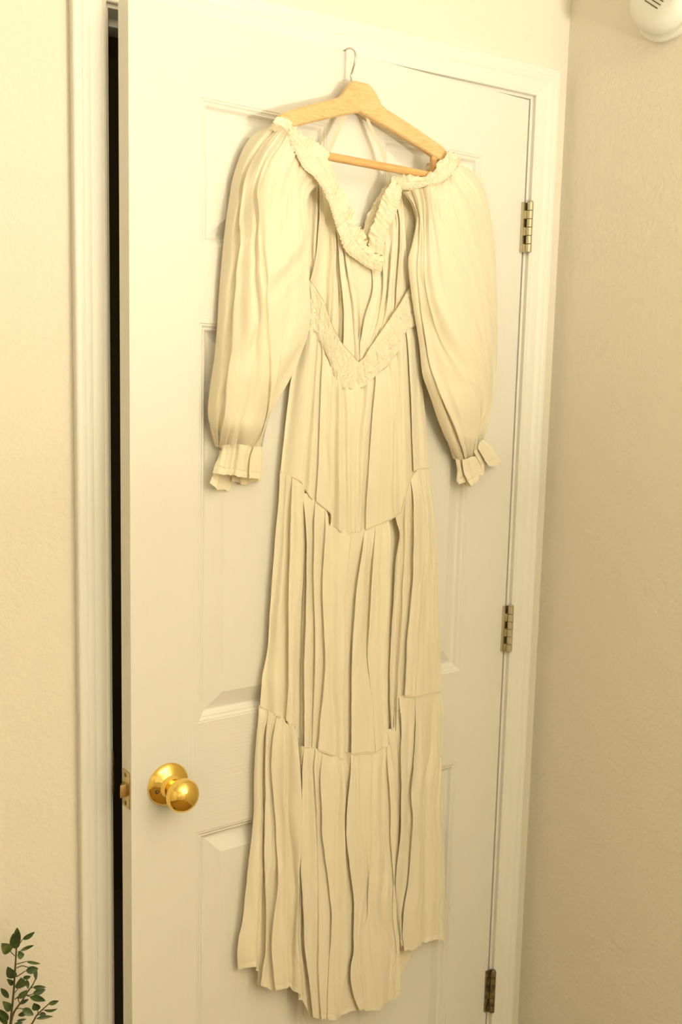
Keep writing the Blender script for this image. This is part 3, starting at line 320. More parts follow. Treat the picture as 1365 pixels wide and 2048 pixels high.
GRID['tier3']=(18,56,'2134,10025,140 2174,10002,183 2232,9966,196 2244,9956,168 2279,9955,186 2247,9919,157 2298,9913,168 2252,9938,225 2298,9902,230 2359,9856,212 2403,9852,223 2372,9868,260 2445,9840,265 2493,9828,310 2520,9706,256 2563,9704,275 2611,9691,263 2642,9685,319 2695,9666,343 2716,9448,308 2759,9443,319 2827,9260,319 2886,9248,320 2837,9276,376 2924,9251,391 3040,9205,362 3088,9196,365 3062,9211,395 3105,9150,395 3162,9081,376 3214,9071,379 3180,9090,416 3339,9038,399 3457,9015,442 3470,9003,416 3517,8995,422 3551,8974,458 3606,8939,466 3639,9014,396 3702,9003,403 3733,8987,401 3811,8967,389 3743,9005,460 3849,8960,445 3987,8894,390 4087,8904,426 4229,8886,410 4239,8878,392 4289,8867,392 4352,8924,426 4491,8934,364 4505,8941,383 4545,8934,371 4611,8917,363 4570,8939,404 4648,8919,390 2107,9777,140 2126,9763,171 2156,9741,183 2174,9725,142 2211,9724,163 2222,9657,143 2283,9648,153 2214,9688,238 2263,9645,227 2324,9593,197 2374,9587,208 2329,9613,261 2430,9580,266 2498,9570,324 2532,9466,253 2579,9464,275 2621,9430,268 2660,9426,334 2723,9405,363 2756,9228,300 2805,9223,316 2827,8988,307 2898,8972,305 2823,9018,391 2910,8987,392 3023,8937,354 3077,8926,356 3040,8948,397 3087,8887,390 3146,8816,365 3206,8803,366 3156,8833,421 3330,8775,400 3461,8748,441 3475,8736,415 3521,8728,421 3559,8712,464 3619,8680,475 3662,8718,388 3730,8706,397 3742,8718,392 3833,8692,376 3737,8748,476 3853,8699,454 4002,8628,391 4094,8638,427 4225,8622,413 4235,8613,395 4286,8602,395 4349,8659,429 4488,8667,367 4509,8676,389 4560,8665,371 4630,8647,362 4582,8673,409 4711,8646,390 2079,9528,140 2098,9520,171 2127,9503,185 2147,9485,139 2186,9484,160 2208,9395,142 2273,9384,151 2196,9431,246 2244,9384,229 2304,9328,194 2357,9321,204 2307,9351,265 2424,9317,271 2503,9311,338 2544,9220,251 2595,9217,274 2623,9170,276 2671,9166,349 2748,9142,377 2789,8996,296 2843,8991,315 2826,8716,297 2907,8696,293 2810,8758,404 2909,8723,402 3039,8664,356 3092,8653,358 3056,8676,399 3097,8615,387 3149,8547,362 3212,8533,361 3155,8569,425 3332,8508,401 3466,8480,441 3480,8467,414 3526,8459,421 3565,8448,468 3629,8419,482 3680,8427,382 3751,8415,392 3716,8460,393 3807,8434,377 3710,8493,479 3843,8441,462 4015,8361,395 4101,8371,427 4223,8356,415 4233,8347,397 4283,8335,397 4346,8393,431 4486,8400,369 4514,8410,395 4582,8393,371 4654,8373,361 4602,8403,412 4764,8372,390 2063,9276,140 2087,9271,176 2125,9256,190 2144,9237,144 2183,9236,165 2202,9131,145 2267,9120,154 2190,9169,249 2238,9119,231 2297,9060,196 2351,9052,206 2301,9084,267 2419,9052,274 2499,9049,341 2541,8971,251 2593,8968,275 2623,8911,285 2679,8904,357 2767,8874,382 2808,8757,298 2863,8752,317 2821,8447,297 2904,8426,292 2806,8491,405 2914,8454,408 3057,8391,362 3108,8380,364 3078,8399,397 3118,8341,388 3167,8276,364 3231,8260,364 3174,8298,427 3343,8238,402 3470,8211,440 3483,8198,414 3530,8189,420 3565,8183,467 3624,8158,482 3676,8148,382 3747,8135,392 3697,8200,394 3788,8173,379 3691,8234,480 3837,8180,468 4026,8095,400 4107,8103,429 4221,8088,416 4231,8079,398 4282,8067,397 4349,8126,435 4498,8127,370 4535,8139,402 4623,8116,370 4695,8095,360 4643,8126,411 4790,8100,390 2054,9021,140 2083,9020,178 2125,9007,193 2145,8987,147 2184,8986,168 2203,8864,148 2269,8852,156 2191,8903,251 2244,8851,237 2310,8789,203 2364,8780,212 2313,8813,273 2422,8785,278 2495,8786,340 2536,8717,250 2589,8714,274 2624,8648,290 2688,8640,364 2786,8604,386 2828,8509,299 2884,8503,319 2817,8177,296 2899,8155,291 2801,8222,404 2919,8184,413 3076,8115,367 3124,8105,370 3100,8120,396 3137,8065,387 3183,8003,365 3247,7987,365 3190,8026,428 3353,7966,402 3472,7941,440 3485,7928,414 3532,7918,420 3566,7916,467 3623,7896,482 3675,7871,382 3746,7858,393 3683,7937,394 3773,7909,380 3677,7973,481 3843,7913,469 4055,7821,401 4127,7830,428 4229,7818,418 4241,7806,397 4292,7794,397 4360,7854,436 4512,7853,370 4550,7867,404 4641,7842,371 4712,7822,363 4663,7851,410 4817,7826,390 2053,8744,140 2083,8747,180 2129,8738,194 2148,8717,148 2187,8715,169 2207,8576,149 2273,8564,158 2196,8617,253 2257,8563,245 2335,8494,211 2389,8485,220 2338,8520,282 2431,8498,286 2493,8501,340 2534,8440,250 2587,8436,273 2626,8364,290 2695,8354,366 2800,8315,388 2843,8234,300 2899,8228,319 2810,7886,294 2893,7863,290 2795,7933,402 2926,7892,415 3095,7819,372 3140,7809,376 3124,7820,394 3156,7768,386 3198,7710,367 3262,7693,366 3204,7734,429 3361,7674,403 3474,7651,439 3487,7637,413 3534,7627,420 3575,7628,468 3642,7608,482 3694,7572,382 3766,7557,392 3685,7649,394 3775,7620,380 3679,7686,481 3863,7622,469 4093,7523,400 4153,7534,426 4238,7526,419 4252,7512,395 4305,7499,396 4374,7560,437 4531,7556,370 4566,7572,403 4652,7550,374 4720,7529,366 4677,7556,407 4830,7534,390 2052,8484,140 2084,8492,181 2132,8485,196 2151,8463,150 2191,8462,171 2199,8307,147 2265,8295,155 2188,8350,251 2261,8294,252 2356,8219,219 2411,8208,228 2360,8245,289 2450,8226,293 2511,8232,344 2552,8175,254 2605,8171,277 2628,8097,290 2696,8087,366 2800,8046,389 2842,7976,300 2899,7969,320 2816,7611,295 2899,7587,291 2801,7660,403 2936,7618,418 3111,7541,378 3153,7532,382 3143,7539,392 3186,7490,392 3242,7431,373 3307,7413,372 3249,7455,436 3382,7400,410 3476,7379,440 3489,7364,414 3536,7354,420 3584,7358,470 3660,7337,482 3713,7292,381 3785,7277,392 3704,7376,394 3796,7345,379 3699,7413,481 3891,7346,467 4129,7243,398 4178,7256,423 4247,7252,420 4262,7236,393 4317,7222,394 4396,7285,443 4575,7271,368 4600,7288,395 4664,7274,375 4730,7254,368 4692,7279,404 4825,7266,390 2044,8226,140 2085,8239,189 2147,8233,204 2166,8210,159 2206,8208,180 2195,8038,148 2262,8024,157 2184,8082,252 2267,8024,261 2377,7942,229 2432,7931,237 2381,7969,298 2469,7952,301 2528,7961,349 2569,7907,259 2623,7902,282 2665,7821,289 2718,7811,362 2799,7775,389 2842,7712,301 2899,7705,320 2825,7335,298 2909,7310,293 2810,7385,405 2947,7341,421 3122,7263,381 3162,7253,385 3156,7258,393 3211,7212,398 3284,7150,379 3349,7131,378 3291,7175,442 3405,7124,417 3486,7103,439 3498,7089,416 3544,7079,422 3597,7085,472 3681,7064,481 3733,7013,381 3806,6997,391 3751,7093,393 3844,7061,377 3746,7132,479 3940,7063,463 4179,6956,392 4203,6974,415 4240,6981,421 4256,6964,392 4311,6949,393 4408,7013,451 4621,6984,365 4643,7002,392 4701,6991,374 4766,6970,367 4731,6994,401 4824,6995,390 2020,7971,140 2064,7988,190 2129,7986,206 2148,7960,160 2188,7958,181 2192,7769,155 2259,7755,163 2181,7815,259 2272,7755,273 2394,7666,241 2450,7654,248 2398,7693,309 2483,7679,310 2541,7691,354 2582,7638,265 2637,7632,286 2706,7543,289 2740,7535,358 2797,7505,391 2839,7444,303 2896,7437,322 2837,7057,301 2921,7031,297 2823,7109,409 2957,7064,424 3130,6983,384 3170,6974,389 3165,6978,395 3234,6933,407 3326,6867,385 3392,6848,384 3333,6893,448 3428,6847,425 3496,6826,439 3507,6813,418 3553,6802,423 3612,6810,473 3702,6789,480 3755,6733,380 3829,6716,390 3801,6808,391 3894,6774,374 3796,6847,476 3991,6776,458 4232,6666,384 4227,6691,406 4226,6712,423 4243,6694,392 4298,6679,393 4403,6741,452 4624,6707,367 4657,6727,401 4741,6705,373 4805,6684,366 4772,6708,398 4830,6720,390 1989,7719,140 2047,7740,201 2131,7735,217 2151,7707,171 2190,7705,192 2192,7500,165 2259,7485,173 2181,7548,269 2278,7484,287 2409,7389,253 2466,7376,258 2414,7417,320 2492,7407,320 2544,7421,359 2584,7369,270 2640,7362,290 2731,7269,294 2751,7260,357 2790,7235,393 2832,7175,304 2889,7167,323 2852,6777,306 2936,6750,301 2838,6831,413 2968,6785,428 3139,6703,388 3178,6693,392 3174,6696,397 3257,6654,415 3370,6582,392 3437,6562,390 3377,6609,454 3452,6568,432 3507,6547,439 3516,6536,421 3562,6524,425 3626,6534,475 3724,6513,479 3777,6453,379 3851,6435,389 3854,6519,388 3948,6484,372 3849,6560,474 4022,6494,456 4240,6388,383 4226,6416,404 4212,6442,424 4229,6423,392 4285,6407,394 4389,6471,454 4608,6436,371 4657,6457,414 4777,6418,372 4841,6397,366 4808,6420,397 4841,6444,390 1963,7464,140 2033,7488,209 2136,7481,226 2155,7450,181 2195,7448,201 2198,7229,175 2266,7213,182 2188,7277,278 2282,7210,292 2409,7112,257 2467,7097,262 2415,7140,324 2495,7131,322 2549,7149,361 2589,7096,272 2645,7089,292 2756,6992,299 2763,6984,356 2783,6962,393 2825,6900,304 2883,6892,323 2870,6494,309 2954,6466,304 2855,6550,416 2981,6504,429 3147,6419,388 3188,6408,392 3181,6414,399 3278,6372,422 3410,6295,396 3477,6273,393 3418,6322,457 3475,6287,437 3518,6266,438 3526,6256,422 3571,6244,426 3639,6257,476 3742,6236,479 3795,6173,379 3869,6154,388 3887,6234,388 3981,6198,371 3882,6276,473 4036,6215,456 4235,6114,384 4224,6141,405 4214,6166,424 4230,6147,394 4286,6131,395 4381,6198,457 4592,6165,375 4649,6185,422 4784,6138,373 4849,6115,366 4814,6141,399 4880,6158,390 1938,7208,140 2017,7235,213 2130,7228,231 2149,7192,186 2189,7189,206 2205,6955,184 2273,6938,191 2194,7005,286 2276,6936,290 2382,6841,254 2440,6826,259 2388,6870,321 2493,6854,317 2566,6873,365 2606,6819,277 2662,6811,296 2763,6718,301 2764,6709,354 2775,6690,392 2817,6622,304 2875,6614,323 2888,6210,312 2972,6181,307 2873,6267,419 2994,6220,430 3155,6133,386 3198,6121,389 3186,6132,403 3284,6091,427 3419,6015,401 3481,5994,400 3434,6035,451 3488,6002,433 3528,5984,436 3535,5976,423 3580,5963,427 3652,5978,477 3760,5958,479 3813,5892,379 3888,5873,388 3890,5956,388 3985,5919,372 3885,6000,474 4026,5944,457 4209,5849,388 4224,5867,411 4249,5876,420 4263,5861,397 4316,5844,397 4412,5911,456 4623,5874,372 4672,5896,415 4789,5857,373 4855,5833,366 4819,5861,401 4918,5871,390 1911,6952,140 2000,6981,215 2121,6975,236 2140,6933,190 2181,6930,210 2210,6681,193 2279,6663,199 2200,6732,295 2264,6662,285 2344,6572,249 2402,6557,254 2350,6603,316 2483,6579,313 2578,6596,369 2619,6541,280 2676,6533,300 2763,6444,302 2754,6436,352 2752,6421,391 2794,6346,303 2852,6337,321 2908,5924,316 2993,5893,310 2893,5983,423 3009,5934,430 3161,5847,385 3208,5833,388 3190,5849,408 3284,5812,430 3412,5739,405 3469,5720,405 3433,5752,444 3491,5719,429 3533,5703,436 3540,5695,424 3584,5681,427 3659,5700,478 3772,5680,479 3824,5612,379 3899,5592,388 3896,5676,388 3991,5637,372 3892,5721,474 4007,5674,455 4155,5596,395 4209,5601,420 4286,5584,416 4296,5572,399 4347,5555,399 4454,5620,455 4676,5576,368 4718,5600,409 4823,5567,375 4886,5544,368 4855,5568,398 4940,5586,390 1880,6678,140 1977,6709,217 2108,6703,239 2127,6653,194 2168,6649,213 2216,6386,201 2285,6366,207 2207,6438,303 2256,6365,283 2316,6279,246 2374,6263,251 2323,6310,314 2471,6284,313 2583,6300,371 2623,6243,282 2681,6234,301 2749,6154,301 2739,6145,350 2736,6130,390 2777,6044,301 2835,6034,320 2933,5614,319 3019,5582,313 2919,5675,426 3027,5624,428 3170,5537,382 3220,5521,385 3196,5543,411 3279,5510,430 3393,5444,407 3444,5427,408 3419,5451,436 3489,5414,421 3539,5400,436 3545,5392,423 3590,5378,427 3666,5400,479 3780,5382,479 3833,5312,379 3908,5292,389 3905,5374,389 4000,5333,373 3900,5420,474 4019,5374,458 4171,5295,399 4235,5295,422 4326,5269,413 4332,5261,402 4382,5244,401 4526,5303,459 4788,5250,373 4811,5268,397 4870,5252,378 4929,5230,373 4907,5248,394 4997,5270,390 1840,6427,140 1948,6458,220 2090,6452,245 2109,6390,199 2150,6386,218 2211,6112,210 2281,6092,215 2202,6166,311 2249,6090,289 2305,6002,251 2363,5984,256 2312,6033,318 2467,6007,316 2587,6023,374 2627,5965,286 2685,5955,305 2730,5884,302 2736,5872,357 2753,5848,394 2796,5747,306 2854,5737,324 2981,5320,326 3068,5287,321 2967,5382,434 3059,5330,426 3177,5248,382 3230,5230,383 3200,5258,416 3275,5228,431 3377,5168,410 3425,5153,411 3408,5169,431 3487,5130,417 3543,5116,436 3549,5108,424 3594,5094,427 3662,5122,476 3764,5114,480 3817,5042,380 3891,5021,390 3855,5117,391 3949,5076,375 3850,5164,477 4009,5106,466 4213,5002,399 4282,4999,423 4378,4969,412 4384,4962,401 4434,4944,400 4577,5007,459 4839,4955,376 4855,4971,393 4897,4961,380 4953,4940,376 4938,4953,391 5027,4979,390 1791,6179,140 1917,6209,224 2075,6200,253 2095,6124,208 2136,6119,227 2198,5841,218 2268,5820,222 2189,5896,318 2244,5816,300 2313,5720,262 2372,5702,265 2320,5752,328 2474,5726,322 2590,5746,378 2630,5686,290 2688,5676,309 2728,5608,305 2749,5595,366 2786,5562,401 2828,5442,313 2887,5431,331 3022,5025,334 3109,4990,328 3008,5089,441 3092,5035,429 3200,4954,384 3255,4934,385 3220,4968,424 3286,4940,433 3374,4886,411 3423,4869,413 3405,4886,432 3489,4845,417 3548,4832,436 3554,4823,425 3599,4808,428 3646,4847,472 3719,4857,481 3772,4783,381 3846,4761,391 3858,4836,390 3953,4794,375 3854,4885,476 4032,4818,465 4256,4706,399 4330,4701,422 4432,4667,410 4438,4659,399 4489,4640,398 4596,4717,459 4822,4675,377 4843,4692,398 4894,4678,381 4950,4656,378 4935,4668,391 5045,4691,390 1768,5921,140 1900,5952,226 2067,5943,257 2087,5848,211 2128,5843,230 2153,5576,210 2223,5554,215 2145,5633,311 2230,5548,312 2341,5430,271 2401,5410,273 2349,5462,336 2491,5440,327 2594,5466,381 2634,5404,292 2692,5393,311 2733,5329,307 2767,5313,374 2822,5272,407 2866,5128,318 2925,5117,337 3060,4727,339 3147,4691,333 3046,4793,446 3126,4737,431 3227,4655,386 3286,4633,386 3245,4674,431 3300,4648,433 3372,4601,411 3421,4584,413 3403,4602,432 3491,4558,416 3553,4545,436 3558,4537,425 3604,4521,428 3632,4570,467 3679,4598,482 3732,4521,381 3806,4500,392 3934,4530,388 4029,4486,372 3929,4580,473 4091,4517,464 4299,4407,399 4378,4401,422 4487,4362,408 4493,4354,397 4544,4335,396 4623,4417,450 4806,4394,378 4830,4412,402 4891,4393,383 4946,4371,379 4933,4382,391 5060,4401,390 1795,5643,140 1916,5679,223 2070,5675,250 2091,5556,205 2132,5551,223 2131,5296,197 2201,5274,202 2123,5355,298 2234,5267,316 2383,5131,274 2444,5110,276 2391,5164,339 2521,5146,327 2610,5179,380 2651,5115,291 2709,5104,310 2740,5045,305 2777,5028,373 2837,4983,406 2881,4808,317 2941,4796,336 3099,4425,341 3187,4388,335 3085,4493,448 3161,4434,430 3257,4352,384 3319,4328,384 3272,4376,435 3316,4352,430 3372,4313,409 3420,4296,411 3402,4314,430 3494,4269,414 3558,4257,436 3564,4249,425 3609,4233,428 3618,4292,463 3640,4337,483 3692,4259,382 3765,4238,394 4067,4212,383 4164,4166,367 4063,4263,469 4184,4204,456 4342,4107,399 4426,4098,422 4541,4055,406 4547,4046,395 4599,4027,395 4657,4109,432 4789,4112,379 4818,4132,407 4888,4107,384 4942,4085,380 4931,4095,391 5072,4112,390')
GRID['tier3_side']=(16,22,'4629,9243,200 4699,9227,279 4811,9187,306 4823,9517,262 4876,9511,273 4977,9463,203 4918,9708,258 5003,9692,254 4907,9735,345 4994,9744,334 5109,9740,292 5205,9705,293 5284,9686,275 5235,9708,321 5344,9696,281 5424,9699,275 5576,9678,242 5771,9636,163 5812,9649,184 5872,9653,183 5930,9644,170 6002,9628,140 4654,8975,200 4729,8962,286 4849,8922,317 4877,9143,254 4936,9136,268 4990,9175,201 4931,9403,252 5022,9385,246 4915,9435,347 5004,9439,334 5120,9430,290 5213,9392,293 5294,9372,278 5234,9400,334 5341,9388,295 5423,9390,287 5573,9370,253 5765,9329,173 5808,9343,197 5872,9347,197 5959,9332,182 6071,9305,140 4682,8704,200 4757,8694,289 4876,8656,323 4914,8795,249 4975,8788,265 5003,8886,200 4944,9096,246 5040,9076,240 4921,9134,352 5012,9134,335 5129,9120,289 5224,9075,289 5310,9054,274 5238,9089,341 5346,9075,300 5429,9076,289 5579,9056,252 5770,9015,172 5816,9030,197 5884,9033,197 5970,9016,181 6081,8986,140 4714,8431,200 4781,8424,287 4891,8389,322 4930,8470,248 4992,8462,264 5016,8596,199 4944,8791,243 5042,8770,237 4921,8831,350 5016,8827,334 5137,8808,287 5226,8759,286 5314,8736,272 5234,8777,347 5347,8761,304 5436,8760,291 5584,8740,251 5772,8700,170 5823,8715,196 5898,8717,195 5979,8699,180 6084,8667,140 4741,8157,200 4799,8153,284 4896,8122,320 4937,8160,246 4999,8152,263 5029,8304,198 4957,8483,242 5055,8460,236 4934,8525,349 5025,8518,333 5142,8495,286 5208,8447,285 5291,8426,276 5212,8468,349 5339,8447,305 5441,8442,291 5568,8430,253 5728,8399,179 5803,8408,203 5909,8399,192 5983,8380,177 6077,8349,140 4760,7883,200 4809,7881,281 4895,7855,318 4937,7864,244 4999,7855,260 5037,8012,197 4974,8172,242 5071,8148,236 4951,8216,349 5037,8205,330 5147,8180,285 5191,8133,281 5271,8113,277 5193,8157,349 5322,8136,311 5429,8129,299 5547,8121,261 5694,8096,192 5784,8102,214 5911,8085,197 5994,8061,181 6100,8023,140 4779,7608,200 4820,7609,278 4893,7586,316 4936,7575,242 4998,7566,258 5041,7719,195 4984,7860,240 5082,7835,235 4961,7906,347 5046,7892,328 5153,7864,283 5194,7814,279 5273,7794,276 5195,7839,347 5316,7821,315 5417,7816,307 5536,7809,270 5685,7784,200 5779,7789,222 5911,7770,203 6008,7739,186 6131,7692,140 4808,7329,200 4836,7333,273 4891,7317,312 4934,7292,239 4997,7282,255 5046,7424,193 4992,7547,238 5090,7521,233 4969,7595,345 5053,7578,326 5159,7545,280 5234,7486,280 5314,7465,277 5236,7512,348 5332,7500,321 5410,7500,315 5530,7495,278 5681,7469,207 5777,7474,229 5911,7453,209 6021,7417,191 6161,7360,140 4844,7047,200 4856,7054,267 4890,7046,308 4932,7012,236 4994,7003,252 5044,7129,189 4999,7233,235 5097,7205,230 4976,7282,342 5058,7262,323 5160,7226,279 5241,7161,278 5321,7139,275 5243,7188,346 5341,7175,321 5421,7176,319 5541,7173,282 5692,7147,211 5791,7152,233 5929,7129,211 6043,7089,193 6188,7026,140 4880,6763,200 4883,6770,256 4901,6765,293 4931,6740,244 4987,6730,257 5041,6833,185 4985,6922,230 5083,6893,225 4962,6973,337 5049,6949,321 5160,6907,277 5236,6836,274 5315,6814,272 5238,6865,342 5347,6849,318 5433,6850,322 5552,6849,287 5704,6824,215 5807,6828,236 5950,6803,213 6066,6758,194 6215,6690,140 4909,6478,200 4906,6485,246 4914,6483,279 4929,6469,254 4979,6459,263 5048,6534,182 4960,6614,224 5058,6584,219 4938,6667,331 5034,6637,320 5159,6586,276 5229,6511,270 5308,6488,268 5231,6541,338 5353,6520,314 5446,6522,324 5564,6523,290 5716,6499,219 5823,6502,239 5971,6474,215 6090,6425,195 6243,6352,140 4937,6193,200 4941,6200,245 4956,6196,276 4966,6187,260 5013,6176,267 5066,6230,181 4944,6305,227 5033,6277,224 4933,6349,317 5022,6320,309 5138,6269,269 5204,6190,264 5283,6166,262 5206,6221,333 5342,6194,308 5441,6198,327 5564,6201,298 5729,6172,223 5839,6174,242 5992,6143,216 6114,6091,196 6272,6011,140 4988,5900,200 4991,5908,243 5004,5906,272 5010,5900,263 5055,5889,269 5090,5922,178 4959,5991,244 5023,5972,245 4977,6007,289 5035,5986,283 5109,5951,257 5164,5873,255 5243,5848,253 5166,5905,324 5323,5868,297 5430,5873,328 5557,5882,309 5739,5845,229 5851,5847,248 6005,5814,220 6134,5756,199 6300,5669,140 5047,5604,200 5044,5613,241 5051,5614,270 5055,5609,263 5101,5598,269 5128,5608,176 5009,5661,249 5067,5643,251 5034,5668,281 5070,5649,271 5114,5622,251 5136,5550,246 5215,5525,245 5138,5583,315 5305,5540,287 5419,5545,323 5548,5561,319 5749,5517,235 5862,5518,253 6018,5484,224 6152,5419,202 6324,5325,140 5101,5305,200 5095,5317,239 5096,5322,269 5101,5316,262 5146,5305,268 5169,5292,175 5062,5326,252 5116,5310,255 5092,5329,277 5114,5309,265 5139,5285,248 5137,5217,240 5216,5190,239 5139,5251,309 5294,5211,283 5400,5218,316 5537,5239,325 5759,5187,241 5870,5188,258 6021,5155,230 6163,5084,205 6344,4980,140 5164,5004,200 5147,5018,236 5133,5028,267 5138,5023,259 5183,5011,266 5222,4971,174 5120,4986,251 5174,4969,255 5150,4989,277 5168,4966,263 5188,4941,247 5196,4865,240 5275,4838,239 5198,4901,309 5325,4871,287 5411,4879,312 5545,4904,323 5754,4862,250 5863,4864,266 6013,4830,238 6166,4751,211 6361,4634,140')
GRID['back_skirt']=(9,15,'2873,16165,50 3012,16017,86 3186,15870,74 3330,15678,153 3519,15487,170 3689,15412,177 3900,15337,133 4083,15383,193 4313,15429,195 4528,15600,179 4804,15775,93 4887,15944,114 4994,16115,108 5092,16204,90 5210,16296,50 2672,14922,50 2849,14764,92 3066,14601,79 3224,14414,155 3427,14221,170 3590,14146,175 3790,14065,131 4026,14096,192 4309,14123,195 4569,14284,180 4892,14443,92 5016,14648,116 5173,14852,100 5256,14926,84 5356,15000,50 2551,13659,50 2727,13494,89 2942,13319,74 3151,13129,154 3407,12926,171 3592,12843,178 3818,12749,132 4064,12771,192 4358,12783,195 4594,12936,186 4890,13080,106 5078,13316,131 5314,13546,101 5411,13606,87 5528,13664,50 2455,12376,50 2664,12198,91 2913,12003,78 3126,11814,155 3386,11605,171 3592,11512,180 3843,11402,132 4102,11414,192 4409,11409,195 4628,11556,190 4908,11687,116 5112,11953,142 5366,12208,112 5518,12249,98 5702,12284,50 2353,11075,50 2596,10880,93 2879,10663,81 3088,10475,156 3343,10261,170 3591,10153,180 3886,10020,133 4137,10024,192 4435,10004,195 4671,10142,193 4968,10254,120 5180,10553,147 5441,10835,118 5636,10854,106 5874,10858,50 2250,9755,50 2529,9540,95 2849,9296,84 3077,9104,159 3353,8879,172 3615,8757,181 3924,8604,134 4187,8596,192 4499,8558,195 4738,8685,192 5037,8781,121 5278,9110,147 5570,9416,117 5774,9413,107 6022,9389,50 2178,8406,50 2483,8170,96 2830,7897,87 3090,7698,163 3400,7456,174 3660,7322,182 3967,7152,135 4244,7129,193 4570,7070,195 4805,7189,191 5099,7269,121 5351,7631,147 5654,7964,117 5867,7937,107 6125,7884,50 2042,7056,50 2424,6780,101 2854,6458,97 3140,6248,170 3478,5987,177 3726,5844,184 4020,5659,136 4296,5625,194 4621,5548,195 4864,5655,190 5165,5716,119 5416,6115,147 5718,6480,118 5953,6424,110 6239,6332,50 1921,5683,50 2398,5354,107 2929,4968,108 3251,4740,176 3625,4453,180 3825,4314,185 4068,4129,137 4266,4115,194 4510,4053,195 4795,4134,194 5142,4157,124 5412,4586,151 5734,4975,123 6012,4879,114 6346,4738,50')
